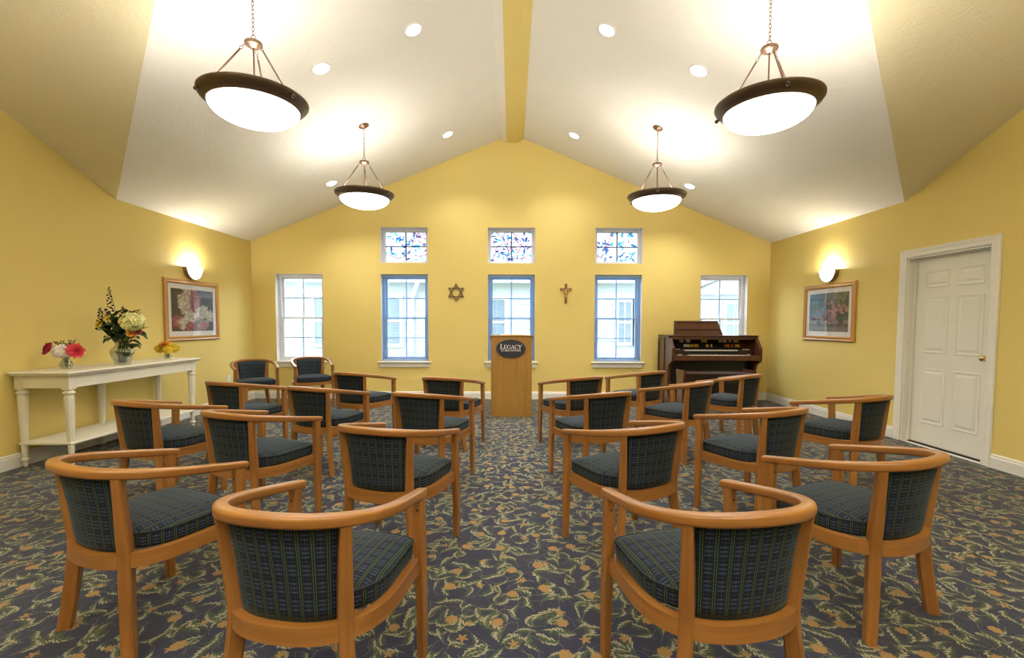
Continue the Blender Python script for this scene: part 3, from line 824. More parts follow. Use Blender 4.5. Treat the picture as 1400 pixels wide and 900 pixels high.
    for side in (0, 1):
        for j in range(nz):
            for i in range(24):
                m.quad([grid[side, i, j], grid[side, i+1, j], grid[side, i+1, j+1], grid[side, i, j+1]], [(U[i], 0.3*j/nz), (U[i+1], 0.3*j/nz), (U[i+1], 0.3*(j+1)/nz), (U[i], 0.3*(j+1)/nz)], True)
    for j in range(nz):
        for i in (0, 24): m.quad([grid[0, i, j], grid[1, i, j], grid[1, i, j+1], grid[0, i, j+1]], [(U[i], 0.3*j/nz)]*2 + [(U[i], 0.3*(j+1)/nz)]*2, False)
    for i in range(24):
        for j in (0, nz): m.quad([grid[0, i, j], grid[0, i+1, j], grid[1, i+1, j], grid[1, i, j]], [(U[i], 0), (U[i+1], 0), (U[i+1], 0.03), (U[i], 0.03)], False)
    m.build('backrest', 'plaid_fabric', root)
    # seat cushion
    rear = [p for p in ucurve(0.252, 0.198, 0.248, 0.195, 70)]
    front = [Vector((x, 0.195 + 0.048*math.sqrt(max(0, 1-(abs(x)/0.248)**3.0)), 0)) for x in [0.242*math.cos(PI*i/18) for i in range(1, 18)]]
    outl = resample(rear + front + [rear[0]], 73)[:-1]
    n = len(outl); cen = Vector((0, 0.01, 0)); m = MB()
    levels = [(0.4052, 0.985), (0.416, 1.0), (0.440, 1.008), (0.463, 1.0), (0.470, 0.975), (0.480, 0.90), (0.4885, 0.72), (0.493, 0.45), (0.495, 0.2)]
    S = [0.0]
    for i in range(1, n+1): S.append(S[-1] + (outl[i % n]-outl[i-1]).length)
    for z, sc_ in levels:
        for p in outl:
            q = cen + (p-cen)*sc_; m.v.append((q.x, q.y, z))
    for l in range(len(levels)-1):
        for i in range(n):
            j = (i+1) % n; idx = [l*n+i, l*n+j, (l+1)*n+j, (l+1)*n+i]
            uv = [(S[i], levels[l][0]), (S[i+1], levels[l][0]), (S[i+1], levels[l+1][0]), (S[i], levels[l+1][0])] if l < 3 else [(m.v[k][0], m.v[k][1]) for k in idx]
            m.quad(idx, uv, True)
    t = [(len(levels)-1)*n+i for i in range(n)]; m.quad(t, [(m.v[k][0], m.v[k][1]) for k in t], True); m.quad([i for i in range(n)][::-1])
    cu = m.build('seat_cushion', 'plaid_fabric', root)
    pp = [cen + (p-cen)*1.004 for p in outl]
    MB().tube([Vector((p.x, p.y, 0.4665)) for p in pp], 0.0042, 5, closed=True).build('piping', 'piping_dark', cu)
    return root
def copy_tree(o, parent=None):
    c = o.copy(); COL.objects.link(c)
    if parent is not None: c.parent = parent
    for ch in [x for x in o.children]: copy_tree(ch, c)
    return c
CH = [
 (-0.654, 1.584, -9.8, 'tub armchair with plaid seat nearest the camera, left of the aisle'),
 (0.683, 1.600, 11.5, 'tub armchair with plaid seat nearest the camera, right of the aisle'),
 (-1.591, 2.013, -24.3, 'tub armchair at the lower left corner, beside the nearest aisle chair'),
 (1.597, 2.133, 24.5, 'tub armchair at the lower right, in front of the white door'),
 (-0.664, 2.662, -17.5, 'tub armchair left of the aisle, second from the camera'),
 (0.677, 2.711, 27.3, 'tub armchair right of the aisle, second from the camera'),
 (-1.670, 3.049, -23.4, 'tub armchair in the second row left, between aisle chair and console table chair'),
 (1.673, 3.189, 27.9, 'tub armchair in the second row right, middle of that row'),
 (-2.571, 3.446, -20.9, 'tub armchair at the left row end, beside the white console table'),
 (2.714, 3.776, 26.8, 'tub armchair at the right row end, closest to the white door'),
 (-0.670, 3.861, -19.2, 'tub armchair left of the aisle, third from the camera'),
 (0.687, 3.911, 24.5, 'tub armchair right of the aisle, third from the camera'),
 (-1.681, 4.182, -19.6, 'tub armchair in the third row left, middle of that row'),
 (-2.611, 4.514, -19.8, 'tub armchair at the third row left end, past the console table'),
 (1.647, 4.560, 38.9, 'tub armchair in the third row right, in front of the organ bench'),
 (-0.639, 4.942, -17.4, 'tub armchair left of the aisle, nearest the lectern'),
 (0.658, 4.989, 28.2, 'tub armchair right of the aisle, nearest the lectern'),
 (2.474, 5.225, 40.3, 'tub armchair at the right end before the dark organ'),
 (-1.728, 5.353, -22.1, 'tub armchair in the front row left, below the blue window'),
 (1.512, 5.553, 32.6, 'tub armchair in the front row right, at the left side of the organ'),
 (-3.752, 6.724, 217.1, 'tub armchair facing the room, nearest the left wall'),
 (-3.123, 7.209, 212.7, 'tub armchair facing the room, under the far left window'),
]
proto = make_chair()
for i, (x, y, a, lab) in enumerate(CH):
    c = proto if i == 0 else copy_tree(proto)
    c.location = (x, y, 0.0); c.rotation_euler = (0, 0, math.radians(a))
    tag(c, lab, 'chair', 'plaid tub armchairs')

# ================================================================== console table
tab = empty('console_table', (-4.15, 4.90, 0)); tag(tab, 'long cream white console table with turned legs against the left wall', 'table')
TX0, TX1, TY0, TY1, TZ = -0.262, 0.275, -0.87, 0.87, 0.862
m = MB(); m.box((TX0, TY0, TZ-0.020), (TX1, TY1, TZ), 0.006); m.box((TX0+0.008, TY0+0.010, TZ-0.034), (TX1-0.012, TY1-0.010, TZ-0.020), 0.004); m.build('table_top', 'table_white', tab)
ax0, ax1, ay0, ay1 = TX0+0.012, TX1-0.040, TY0+0.045, TY1-0.045
for lo, hi in (((ax1-0.022, ay0+0.0705, 0.715), (ax1-0.002, ay1-0.0705, TZ-0.0345)), ((ax0, ay0+0.0705, 0.715), (ax0+0.02, ay1-0.0705, TZ-0.0345)),
               ((ax0+0.0705, ay0+0.004, 0.715), (ax1-0.0705, ay0+0.022, TZ-0.0345)), ((ax0+0.0705, ay1-0.022, 0.715), (ax1-0.0705, ay1-0.004, TZ-0.0345))):
    m = MB(); m.box(lo, hi, 0.002); m.build('apron', 'table_white', tab)
lg = MB(); lg.box((-0.035, -0.035, 0.70), (0.035, 0.035, TZ-0.034), 0.002)
lg.lathe([(0.029, 0.701), (0.029, 0.690), (0.040, 0.684), (0.046, 0.672), (0.040, 0.658), (0.031, 0.652), (0.035, 0.640), (0.0385, 0.620), (0.038, 0.60), (0.026, 0.23), (0.0205, 0.100), (0.019, 0.088), (0.029, 0.080), (0.033, 0.069), (0.028, 0.058), (0.018, 0.052), (0.020, 0.030), (0.015, 0.004), (0.0, 0.002)], 10, Matrix.Rotation(PI/10, 4, 'Z'), smooth=False)
leg_me = None
for (x, y) in ((ax1-0.035, ay0+0.035), (ax0+0.035, ay0+0.035), (ax1-0.035, ay1-0.035), (ax0+0.035, ay1-0.035), (ax0+0.035, 0.0)):
    if leg_me is None: leg_me = lg.build('leg', 'table_white', tab, loc=(x, y, 0)).data
    else: new_ob('leg', leg_me, tab, (x, y, 0))
m = MB(); m.box((ax0+0.005, ay0+0.005, 0.205), (ax1-0.005, ay1-0.005, 0.228), 0.005); m.build('shelf', 'table_white', tab)

# ------------------------------------------------------------------ vases and flowers
def vase(prof, loc, label, water):
    v = empty('glass_vase', loc); tag(v, label, 'vase', 'vases on the console table')
    inner = [(max(0.0, r-0.004), z) for r, z in prof[::-1]]; inner[-1] = (0.0, prof[0][1]+0.012); 
    m = MB(); m.lathe([(0, 0.0005)] + prof + inner, 24); m.build('glass_body', 'vase_glass', v)
    wp = [(max(0.0, r-0.006), z) for r, z in prof if 0.012 < z < water]; m = MB(); m.lathe([(0, 0.014)] + wp + [(0, water-0.002)], 20); m.build('water', 'vase_glass', v)
    return v
def leaf_mesh(mb, base, tip, w, nrm, mi=0):
    """pointed folded leaf"""
    a = Vector(base); b_ = Vector(tip); d = b_-a; s = d.cross(Vector(nrm))
    if s.length < 1e-4: s = d.cross(Vector((0.3, 0.9, 0.1)))
    s.normalize(); up = s.cross(d).normalized(); L = d.length
    prof = [(0, 0.04), (0.2, 0.7), (0.45, 1.0), (0.7, 0.72), (0.9, 0.28), (1.0, 0.02)]
    pr = []
    for t, k in prof:
        c = a + d*t + up*(0.12*L*math.sin(PI*t)); pr.append((c - s*w*k + up*w*k*0.25, c, c + s*w*k + up*w*k*0.25))
    for p, q in zip(pr[:-1], pr[1:]):
        mb.poly([p[0], p[1], q[1], q[0]], smooth=True, mi=mi); mb.poly([p[1], p[2], q[2], q[1]], smooth=True, mi=mi)
        off = up*(-0.0012)
        mb.poly([x+off for x in (q[0], q[1], p[1], p[0])], smooth=True, mi=mi); mb.poly([x+off for x in (q[1], q[2], p[2], p[1])], smooth=True, mi=mi)
def stem_path(a, b_, bend=0.02):
    a = Vector(a); b_ = Vector(b_); mid = a.lerp(b_, 0.55); mid.x += (a.x-b_.x)*0.25; mid.y += (a.y-b_.y)*0.25; mid.z += bend
    return catmull([a, mid, b_], 5)
def flower_thing(name, label, base, head, group=None, r=0.0035):
    o = empty(name, base); tag(o, label, 'flower', group)
    hv = Vector(head)-Vector(base); m = MB(); m.tube(stem_path((0, 0, 0), hv), r, 6); m.build('stem', 'stem_green', o)
    return o, hv
def petal_ball(parent, c, R, n, size, mat, seed, flat=0.85):
    """ball of small four-petal florets"""
    rnd = random.Random(seed); m = MB(); c = Vector(c)
    for i in range(n):
        z = 1 - 2*(i+0.5)/n; a = i*2.399963
        d = Vector((math.sqrt(1-z*z)*math.cos(a), math.sqrt(1-z*z)*math.sin(a), z)); p = c + Vector((d.x*R, d.y*R, d.z*R*flat))*rnd.uniform(0.80, 1.06)
        t = d.cross(Vector((0.2, 0.3, 1))).normalized(); b_ = d.cross(t); ph = rnd.uniform(0, PI)
        for k in range(4):
            an = ph + k*PI/2; u = t*math.cos(an)+b_*math.sin(an); w = d.cross(u)
            tl = rnd.uniform(-0.2, 0.45); m.poly([p, p+u*size*0.55+w*size*0.45+d*size*(0.12+tl*0.5), p+u*size*0.95+d*size*tl, p+u*size*0.55-w*size*0.45+d*size*(0.12+tl*0.5)], smooth=False)
    core = MB(); core.lathe([(R*0.74*math.sin(PI*i/8), -R*0.74*flat*math.cos(PI*i/8)) for i in range(9)], 14, Matrix.Translation(c)); m.v_off = len(m.v)
    n0 = len(m.v); m.v += core.v
    for f, u, s_ in zip(core.f, core.uv, core.sm): m.quad([k+n0 for k in f], u, s_)
    return m.build('bloom', mat, parent, fix=False)
def petal_rose(parent, c, axis, R, rows, mat, seed, spiky=0.0):
    """layered cup of petals opening along axis"""
    rnd = random.Random(seed); m = MB(); c = Vector(c); ax = Vector(axis).normalized(); t = ax.cross(Vector((0.31, 0.17, 0.9))).normalized(); b_ = ax.cross(t)
    for r_ in range(rows):
        f = (r_+1)/rows; n = 5 + 3*r_; open_ = 0.25 + 1.15*f
        for k in range(n):
            a = 2*PI*k/n + r_*0.7 + rnd.uniform(-.1, .1); out = t*math.cos(a)+b_*math.sin(a); sd = ax.cross(out)
            L = R*(0.6+0.4*f)*rnd.uniform(0.9, 1.1); wd = L*(0.50-0.22*spiky); d0 = (ax*math.cos(open_*0.55)+out*math.sin(open_*0.55)); d1 = (ax*math.cos(open_*1.05)+out*math.sin(open_*1.05))
            p0 = c; p1 = c+d0*L*0.55; p2 = p1+d1*L*0.5
            m.poly([p0-sd*wd*0.2, p0+sd*wd*0.2, p1+sd*wd, p1-sd*wd], smooth=True); m.poly([p1-sd*wd, p1+sd*wd, p2+sd*wd*(0.55-0.4*spiky)+ax*rnd.uniform(0, .01), p2-sd*wd*(0.55-0.4*spiky)], smooth=True)
    return m.build('bloom', mat, parent, fix=False)
def leaves(parent, pts, w, mat, seed, n, L, spread=1.0):
    rnd = random.Random(seed)
    for i in range(n):
        p = Vector(pts[int(i*len(pts)/n) % len(pts)]); a = rnd.uniform(0, 2*PI); m = MB()
        leaf_mesh(m, p, p+Vector((math.cos(a)*L*spread, math.sin(a)*L*spread, rnd.uniform(-0.25, 0.6)*L)), w*rnd.uniform(.8, 1.2), (0, 0, 1)); m.build('leaf', mat, parent, fix=False)
T0 = 0.862
# small left vase
VA = (-4.165, 4.320, T0)
vase([(0.030, 0.001), (0.043, 0.012), (0.050, 0.035), (0.047, 0.060), (0.034, 0.080), (0.026, 0.092), (0.027, 0.100), (0.033, 0.108)], VA, 'small round glass vase at the near end of the console table', 0.075)
def A(dx, dy, dz): return (VA[0]+dx, VA[1]+dy, VA[2]+dz)
o, h = flower_thing('rose', 'dark red bloom left of the white one in the small near vase', A(-0.006, 0.004, 0.020), A(-0.095, -0.03, 0.185)); petal_rose(o, h, (-0.75, -0.35, 0.35), 0.072, 4, 'petal_red', 3); leaves(o, [h-Vector((0, 0, .02))], 0.012, 'leaf_dark', 1, 3, 0.05)
o, h = flower_thing('hydrangea', 'white ruffled bloom in the small near vase', A(0.004, -0.006, 0.020), A(0.0, -0.045, 0.170)); petal_ball(o, h, 0.066, 80, 0.027, 'petal_white', 5)
o, h = flower_thing('dahlia', 'coral pink spiky bloom right of the white one in the small near vase', A(0.006, 0.004, 0.020), A(0.085, 0.0, 0.165)); petal_rose(o, h, (0.7, -0.55, 0.25), 0.082, 5, 'petal_coral', 8, 0.9)
o = empty('fern_sprig', A(0, 0.006, 0.020)); tag(o, 'dark green fern sprigs rising behind the small vase blooms', 'foliage')
for (dx, dz, sd) in ((-0.10, 0.245, 1), (-0.05, 0.25, 2), (0.055, 0.255, 3), (0.0, 0.23, 4)):
    pth = stem_path((0, 0, 0), (dx, 0.02, dz-0.02)); m = MB(); m.tube(pth, 0.002, 5); m.build('stem', 'stem_green', o); rnd = random.Random(sd)
    for p in pth[4:]:
        for s in (-1, 1):
            m = MB(); leaf_mesh(m, p, p+Vector((s*0.030+rnd.uniform(-.008, .008), rnd.uniform(-.03, .01), 0.022)), 0.005, (0, -1, 0.2)); m.build('leaf', 'leaf_dark', o, fix=False)
# tall bouquet
VB = (-4.075, 4.840, T0)
vase([(0.060, 0.001), (0.066, 0.008), (0.074, 0.030), (0.092, 0.080), (0.104, 0.120), (0.104, 0.145), (0.090, 0.168), (0.066, 0.185), (0.056, 0.205), (0.056, 0.235), (0.062, 0.262), (0.072, 0.280)], VB, 'tall clear glass vase in the middle of the console table', 0.16)
def B(dx, dy, dz): return (VB[0]+dx, VB[1]+dy, VB[2]+dz)
bgp = None
def base_at(i): a = i*2.4; return B(0.035*math.cos(a), 0.035*math.sin(a), 0.020)
o, h = flower_thing('hydrangea', 'pale lime hydrangea ball on the right of the tall bouquet', base_at(0), B(0.165, -0.06, 0.445), None, 0.005); petal_ball(o, h, 0.098, 150, 0.034, 'petal_lime', 9, 0.92); leaves(o, [h-Vector((0, 0, .10))], 0.030, 'leaf_dark', 4, 4, 0.12)
def spike(label, i, head, L, mat, n, seed, size=0.011):
    o, h = flower_thing('delphinium', label, base_at(i), head, None, 0.003); rnd = random.Random(seed); d = h.normalized()
    for k in range(n):
        t = k/n; a = k*2.4; p = h - Vector((h.x*0.25, h.y*0.25, 1)).normalized()*(L*t); r = 0.007+0.030*t*rnd.uniform(.7, 1.2)
        q = p + Vector((math.cos(a)*r, math.sin(a)*r, 0)); m = MB(); s = size*(0.5+0.7*t)*rnd.uniform(.7, 1.3)
        m.lathe([(0.0, -s*0.8), (s*0.7, -s*0.4), (s*0.95, s*0.15), (s*0.5, s*0.7), (0, s*0.55)], 6, Matrix.Translation(q), smooth=True); m.build('floret', mat, o, fix=False)
    return o, h
o, h = spike('tallest purple delphinium spike in the tall bouquet', 1, B(-0.115, 0.0, 0.80), 0.30, 'petal_purple', 26, 1, 0.015)
o, h = spike('purple delphinium spike leaning to the left of the tall bouquet', 2, B(-0.215, 0.0, 0.585), 0.22, 'petal_purple', 34, 2, 0.015)
o, h = spike('purple delphinium spike in the centre of the tall bouquet', 3, B(0.020, 0.0, 0.60), 0.20, 'petal_purple', 30, 3, 0.016)
o, h = spike('thin dark flower spike at the right top of the tall bouquet', 4, B(0.165, 0.03, 0.57), 0.12, 'petal_burgundy', 14, 4, 0.009)
o, h = spike('yellow goldenrod spike at the far left of the tall bouquet', 5, B(-0.215, -0.02, 0.475), 0.09, 'petal_yellow', 20, 6, 0.014)
o, h = spike('yellow goldenrod spike above the leaves of the tall bouquet', 6, B(-0.125, -0.03, 0.53), 0.08, 'petal_yellow', 18, 7, 0.013)
o, h = flower_thing('rose', 'burgundy bloom behind the hydrangea of the tall bouquet', base_at(7), B(0.085, 0.03, 0.50)); petal_rose(o, h, (0.3, -0.3, 0.9), 0.06, 4, 'petal_burgundy', 12)
o, h = flower_thing('alstroemeria', 'small orange and red bloom under the hydrangea of the tall bouquet', base_at(8), B(0.145, -0.06, 0.325)); petal_rose(o, h, (0.8, -0.5, 0.2), 0.05, 3, 'petal_orange', 14, 0.5)
o, h = flower_thing('rose', 'dark red bud under the hydrangea of the tall bouquet', base_at(9), B(0.190, -0.04, 0.345)); petal_rose(o, h, (0.9, -0.4, 0.2), 0.045, 3, 'petal_burgundy', 15)
rnd = random.Random(21); sp = 0
lab = ['broad leafy stem at the left of the tall bouquet', 'broad leafy stem at the front of the tall bouquet', 'broad leafy stem at the back of the tall bouquet', 'drooping leafy stem at the right of the tall bouquet', 'upright leafy stem in the centre of the tall bouquet']
for i, hd in enumerate(((-0.15, -0.02, 0.36), (-0.03, -0.08, 0.42), (0.04, 0.05, 0.52), (0.15, 0.02, 0.34), (-0.07, 0.0, 0.50))):
    o = empty('leafy_stem', base_at(10+i)); tag(o, lab[i], 'foliage')
    e = Vector(B(*hd))-Vector(base_at(10+i)); pth = stem_path((0, 0, 0), e); m = MB(); m.tube(pth, 0.004, 6); m.build('stem', 'stem_green', o)
    for k in range(22):
        p = pth[min(len(pth)-1, 5 + k % 6)]; a = rnd.uniform(0, 2*PI); L = rnd.uniform(0.08, 0.15); m = MB()
        leaf_mesh(m, p, p+Vector((math.cos(a)*L, math.sin(a)*L*0.7, rnd.uniform(-0.07, 0.10))), rnd.uniform(0.024, 0.042), (0, 0, 1)); m.build('leaf', 'leaf_dark' if k % 3 else 'leaf_mid', o, fix=False)
for i in range(6):
    a = i*1.05; m = MB()
    o = empty('cut_stem', B(0.03*math.cos(a), 0.03*math.sin(a), 0.018)); tag(o, 'bare green stem crossing inside the tall vase', 'stem', 'stems inside the tall vase')
    m.tube([(0, 0, 0), (-0.05*math.cos(a+.8), -0.05*math.sin(a+.8), 0.30)], 0.005, 6); m.build('stalk', 'stem_green', o)
    m = MB(); leaf_mesh(m, (0, 0, 0.05), (0.035*math.cos(a), 0.035*math.sin(a), 0.13), 0.014, (1, 0, 0)); m.build('leaf', 'leaf_mid', o, fix=False)
# yellow posy
VC = (-4.135, 5.560, T0)
vase([(0.030, 0.001), (0.036, 0.010), (0.040, 0.030), (0.036, 0.055), (0.030, 0.070), (0.034, 0.082)], VC, 'small glass vase at the far end of the console table', 0.055)
def Cc(dx, dy, dz): return (VC[0]+dx, VC[1]+dy, VC[2]+dz)
yl = ['yellow bloom at the left of the small far posy', 'yellow bloom at the right of the small far posy', 'orange rose in the centre of the small far posy', 'yellow bloom at the front of the small far posy', 'yellow bloom at the back of the small far posy']
for i, (dx, dy, dz, mt) in enumerate(((-0.070, -0.03, 0.125, 'petal_yellow'), (0.075, 0.0, 0.125, 'petal_yellow'), (0.0, -0.045, 0.15, 'petal_orange'), (0.05, -0.07, 0.115, 'petal_yellow'), (-0.02, 0.04, 0.155, 'petal_yellow'))):
    o, h = flower_thing('rose', yl[i], Cc(0.008*(i-2), 0.004*(i % 2), 0.018), Cc(dx, dy, dz), None, 0.003); (petal_ball(o, h, 0.048, 70, 0.024, mt, 30+i) if i != 2 else petal_rose(o, h+Vector((0, 0, 0.01)), (0.1, -0.5, 0.8), 0.060, 5, mt, 32)); leaves(o, [h-Vector((0, 0, .035))], 0.014, 'leaf_dark', 40+i, 4, 0.07)

# ================================================================== lectern
lec = empty('lectern', (-0.004, 6.41, 0)); tag(lec, 'oak lectern with a dark oval name plaque, before the centre window', 'lectern')
LW, LD = 0.284, 0.42
m = MB(); m.extrude_poly([(-LW, 0, 0.0), (LW, 0, 0.0), (LW, 0, 1.118), (-LW, 0, 1.118)], (0, 0.02, 0)); m.build('front_panel', 'wood_oak', lec)
for s in (-1, 1):
    m = MB(); x0 = s*LW; x1 = s*(LW-0.02); pts = [(x0, 0.0205, 0), (x0, LD, 0), (x0, LD, 1.02), (x0, 0.0205, 1.118)]; m.extrude_poly(pts, (x1-x0, 0, 0)); m.build('side_panel', 'wood_oak', lec)
m = MB(); m.box((-LW+0.021, 0.021, 0.55), (LW-0.021, LD-0.01, 0.57)); m.build('shelf', 'wood_oak', lec)
m = MB(); sl = math.atan2(0.098, LD-0.02); M_ = Matrix.Translation((0, -0.012, 1.122)) @ Matrix.Rotation(-sl, 4, 'X'); m.box((-0.302, 0, 0), (0.302, LD+0.05, 0.020), 0.004, M_); m.build('top_board', 'wood_oak', lec)
m = MB(); m.box((-0.302, LD+0.030, 0.0205), (0.302, LD+0.05, 0.04), 0.003, M_); m.build('book_ledge', 'wood_oak', lec)
pl = empty('plaque', (-0.010, -0.001, 0.952)); pl.parent = lec
def ellipse_pts(a, b_, y, n=48): return [(a*math.cos(2*PI*i/n), y, b_*math.sin(2*PI*i/n)) for i in range(n)]
m = MB(); m.extrude_poly(ellipse_pts(0.207, 0.132, 0), (0, -0.010, 0)); m.build('plaque_border', 'plaque_rim', pl)
m = MB(); m.extrude_poly(ellipse_pts(0.200, 0.125, -0.0101), (0, -0.003, 0)); m.build('plaque_face', 'plaque_slate', pl)
def rects(*rs): return [[(a, b_), (c, b_), (c, d), (a, d)] for a, b_, c, d in rs]
def arcpoly(cx, cy, rx, ry, th, tn, a0, a1, n=16):
    """arc stroke thick at the left, thin at top and bottom"""
    o_, i_ = [], []
    for k in range(n+1):
        a = math.radians(a0+(a1-a0)*k/n); t = tn+(th-tn)*abs(math.cos(a)); o_.append((cx+rx*math.cos(a), cy+ry*math.sin(a))); i_.append((cx+(rx-t)*math.cos(a), cy+(ry-t*0.6 if ry-t*0.6 > 0 else 0)*math.sin(a)))
    return [[o_[k], o_[k+1], i_[k+1], i_[k]] for k in range(n)]
GL = {
 'L': (0.74, rects((.12, 0, .30, 1), (.02, .94, .42, 1), (.02, 0, .72, .07), (.65, .07, .72, .28))),
 'E': (0.78, rects((.12, 0, .30, 1), (.02, .93, .70, 1), (.02, 0, .74, .07), (.30, .47, .55, .54), (.63, .74, .70, .93), (.67, .07, .74, .26), (.50, .38, .56, .63))),
 'G': (0.96, arcpoly(.50, .5, .46, .52, .19, .07, 40, 318) + rects((.70, .06, .88, .44), (.58, .40, .96, .46), (.80, .66, .86, .94))),
 'A': (0.92, [[(.06, 0), (.15, 0), (.50, 1), (.43, 1)], [(.42, 1), (.54, 1), (.90, 0), (.69, 0)]] + rects((.23, .28, .70, .35), (-.02, 0, .26, .06), (.60, 0, .98, .06))),
 'C': (0.88, arcpoly(.50, .5, .46, .52, .19, .07, 42, 318) + rects((.79, .66, .86, .96), (.79, .06, .85, .26))),
 'Y': (0.86, [[(.04, 1), (.26, 1), (.53, .45), (.38, .40)], [(.82, 1), (.73, 1), (.46, .45), (.55, .43)]] + rects((.36, 0, .54, .46), (-.04, .94, .36, 1), (.62, .94, .94, 1), (.26, 0, .64, .06))),
}
m = MB(); word = 'LEGACY'; hs = [0.070] + [0.056]*5; tot = sum(GL[c][0]*k for c, k in zip(word, hs)); x = -tot/2
for c, k in zip(word, hs):
    for p in GL[c][1]: m.extrude_poly([(x+a*k, -0.0132, -0.004+b_*k) for a, b_ in p], (0, -0.0015, 0))
    x += GL[c][0]*k
for p in arcpoly(x+0.006, 0.046, 0.005, 0.005, 0.0015, 0.0015, 0, 360, 10): m.extrude_poly([(a, -0.0132, b_) for a, b_ in p], (0, -0.0015, 0))
m.build('lettering', 'lettering', pl, fix=False)
fc = bpy.data.curves.new('line', 'FONT'); fc.body = 'AT ERIE STATION'; fc.size = 0.031; fc.align_x = 'CENTER'; fc.extrude = 0.0006; fc.space_character = 1.12; fc.resolution_u = 3; fc.offset = 0.0006
tmp = bpy.data.objects.new('line_tmp', fc); COL.objects.link(tmp); bpy.context.view_layer.update()
dg = bpy.context.evaluated_depsgraph_get(); me = bpy.data.meshes.new_from_object(tmp.evaluated_get(dg)); bpy.data.objects.remove(tmp)
me.materials.clear(); me.materials.append(MATS['lettering']); new_ob('lettering', me, pl, (0, -0.0140, -0.036), (PI/2, 0, 0))
# open book lying on the sloping top
bk = empty('open_book', (0.0, 6.41, 0)); tag(bk, 'open book with white pages lying on the lectern', 'book')
for s in (-1, 1):
    m = MB(); n = 8; top = []; bot = []
    for i in range(n+1):
        t = i/n; xx = s*0.235*t; zz = 0.020 + 0.030*math.sin(PI*min(1, t*1.15+0.06))*(1-0.55*t) + 0.004; top.append(Vector((xx, 0, zz))); bot.append(Vector((xx, 0, 0.0265)))
    off = Vector((0, 0.33, 0)); y0 = Vector((0, 0.03, 0))
    for i in range(n):
        a, b_ = top[i]+y0, top[i+1]+y0; c, d = bot[i]+y0, bot[i+1]+y0
        m.poly([M_ @ p for p in (a, b_, b_+off, a+off)], smooth=True); m.poly([M_ @ p for p in (c, d, b_, a)]); m.poly([M_ @ p for p in (c+off, d+off, b_+off, a+off)])
    a, c = top[n]+y0, bot[n]+y0; m.poly([M_ @ p for p in (a, c, c+off, a+off)]); m.build('page_block', 'page', bk, fix=False)
m = MB(); m.box((-0.242, 0.026, 0.0205), (0.242, 0.366, 0.0255), 0.002, M_); m.build('cover', 'black_paint', bk)

# ================================================================== organ and bench
ORG = (3.17, 7.17, 0)
org = empty('organ', ORG); tag(org, 'dark mahogany electric organ with two keyboards under the right window', 'organ')
OW = 0.70
side = [(0.0, 0.0), (0.05, 0.0), (0.07, 0.06), (0.14, 0.14), (0.16, 0.36), (0.15, 0.56), (0.10, 0.66), (0.02, 0.70), (-0.02, 0.715), (-0.03, 0.80), (-0.03, 0.92), (0.10, 1.075), (0.13, 1.10), (0.62, 1.10), (0.62, 0.0)]
def cheek(x, t, mat):
    m = MB(); pts = [(x, y, z) for y, z in side]
    # split in convex-ish bands to keep caps clean
    m.extrude_poly(pts, (t, 0, 0)); bm_o = m.build('side_panel', mat, org); return bm_o
cheek(-OW, 0.045, 'wood_organ_light'); cheek(OW-0.045, 0.045, 'wood_organ_light')
for s in (-1, 1):
    m = MB(); x0, x1 = (s*OW, s*(OW+0.012)); m.box((min(x0, x1), 0.30, 0.02), (max(x0, x1), 0.34, 1.08), 0.002); m.box((min(x0, x1), 0.58, 0.02), (max(x0, x1), 0.62, 1.08), 0.002); m.box((min(x0, x1), 0.34, 1.02), (max(x0, x1), 0.58, 1.08), 0.002); m.box((min(x0, x1), 0.34, 0.02), (max(x0, x1), 0.58, 0.10), 0.002); m.build('side_moulding', 'wood_organ', org)
I = OW - 0.046
def ob(name, lo, hi, mat, ch=0.004, parent=org):
    m = MB(); m.box(lo, hi, ch); return m.build(name, mat, parent)
ob('top', (-OW-0.012, 0.10, 1.10), (OW+0.012, 0.635, 1.122), 'wood_organ', 0.006)
ob('lower_front', (-I, 0.30, 0.03), (I, 0.33, 0.72), 'organ_black')
ob('back_panel', (-I, 0.59, 0.02), (I, 0.61, 1.099), 'wood_organ')
ob('key_bed', (-I, -0.02, 0.735), (I, 0.58, 0.775), 'wood_organ')
ob('key_slip', (-I, -0.045, 0.735), (I, -0.021, 0.812), 'wood_organ_light')
ob('upper_rail', (-I, 0.11, 1.055), (I, 0.14, 1.099), 'wood_organ_light')
def manual(y, z, x0, x1):
    kb = empty('keyboard', (0, y, z)); kb.parent = org
    m = MB(); n = 36; w = (x1-x0)/n
    for i in range(n): m.box((x0+i*w+0.0008, 0, 0), (x0+(i+1)*w-0.0008, 0.13, 0.018), 0.001)
    tag(m.build('white_keys', 'key_white', kb, fix=False), kind='stuff')
    m = MB()
    for i in range(n-1):
        if i % 7 not in (2, 6): m.box((x0+(i+1)*w-0.006, 0.045, 0.0181), (x0+(i+1)*w+0.006, 0.13, 0.029), 0.001)
    tag(m.build('black_keys', 'black_paint', kb, fix=False), kind='stuff')
manual(0.0, 0.800, -0.40, 0.46); manual(0.13, 0.875, -0.44, 0.40)
ob('lower_key_block', (-I, 0.002, 0.776), (-0.41, 0.13, 0.812), 'wood_organ'); ob('lower_key_block', (0.47, 0.002, 0.776), (I, 0.13, 0.812), 'wood_organ')
ob('upper_key_block', (-I, 0.132, 0.776), (-0.45, 0.27, 0.892), 'wood_organ'); ob('upper_key_block', (0.41, 0.132, 0.776), (I, 0.27, 0.892), 'wood_organ')
ob('manual_riser', (-0.449, 0.14, 0.776), (0.409, 0.27, 0.873), 'organ_black')
M2 = Matrix.Translation((0, 0.275, 0.895)) @ Matrix.Rotation(math.radians(62), 4, 'X')
m = MB(); m.box((-I, 0, -0.02), (I, 0.20, 0.0), 0.002, M2); m.build('stop_board', 'organ_black', org)
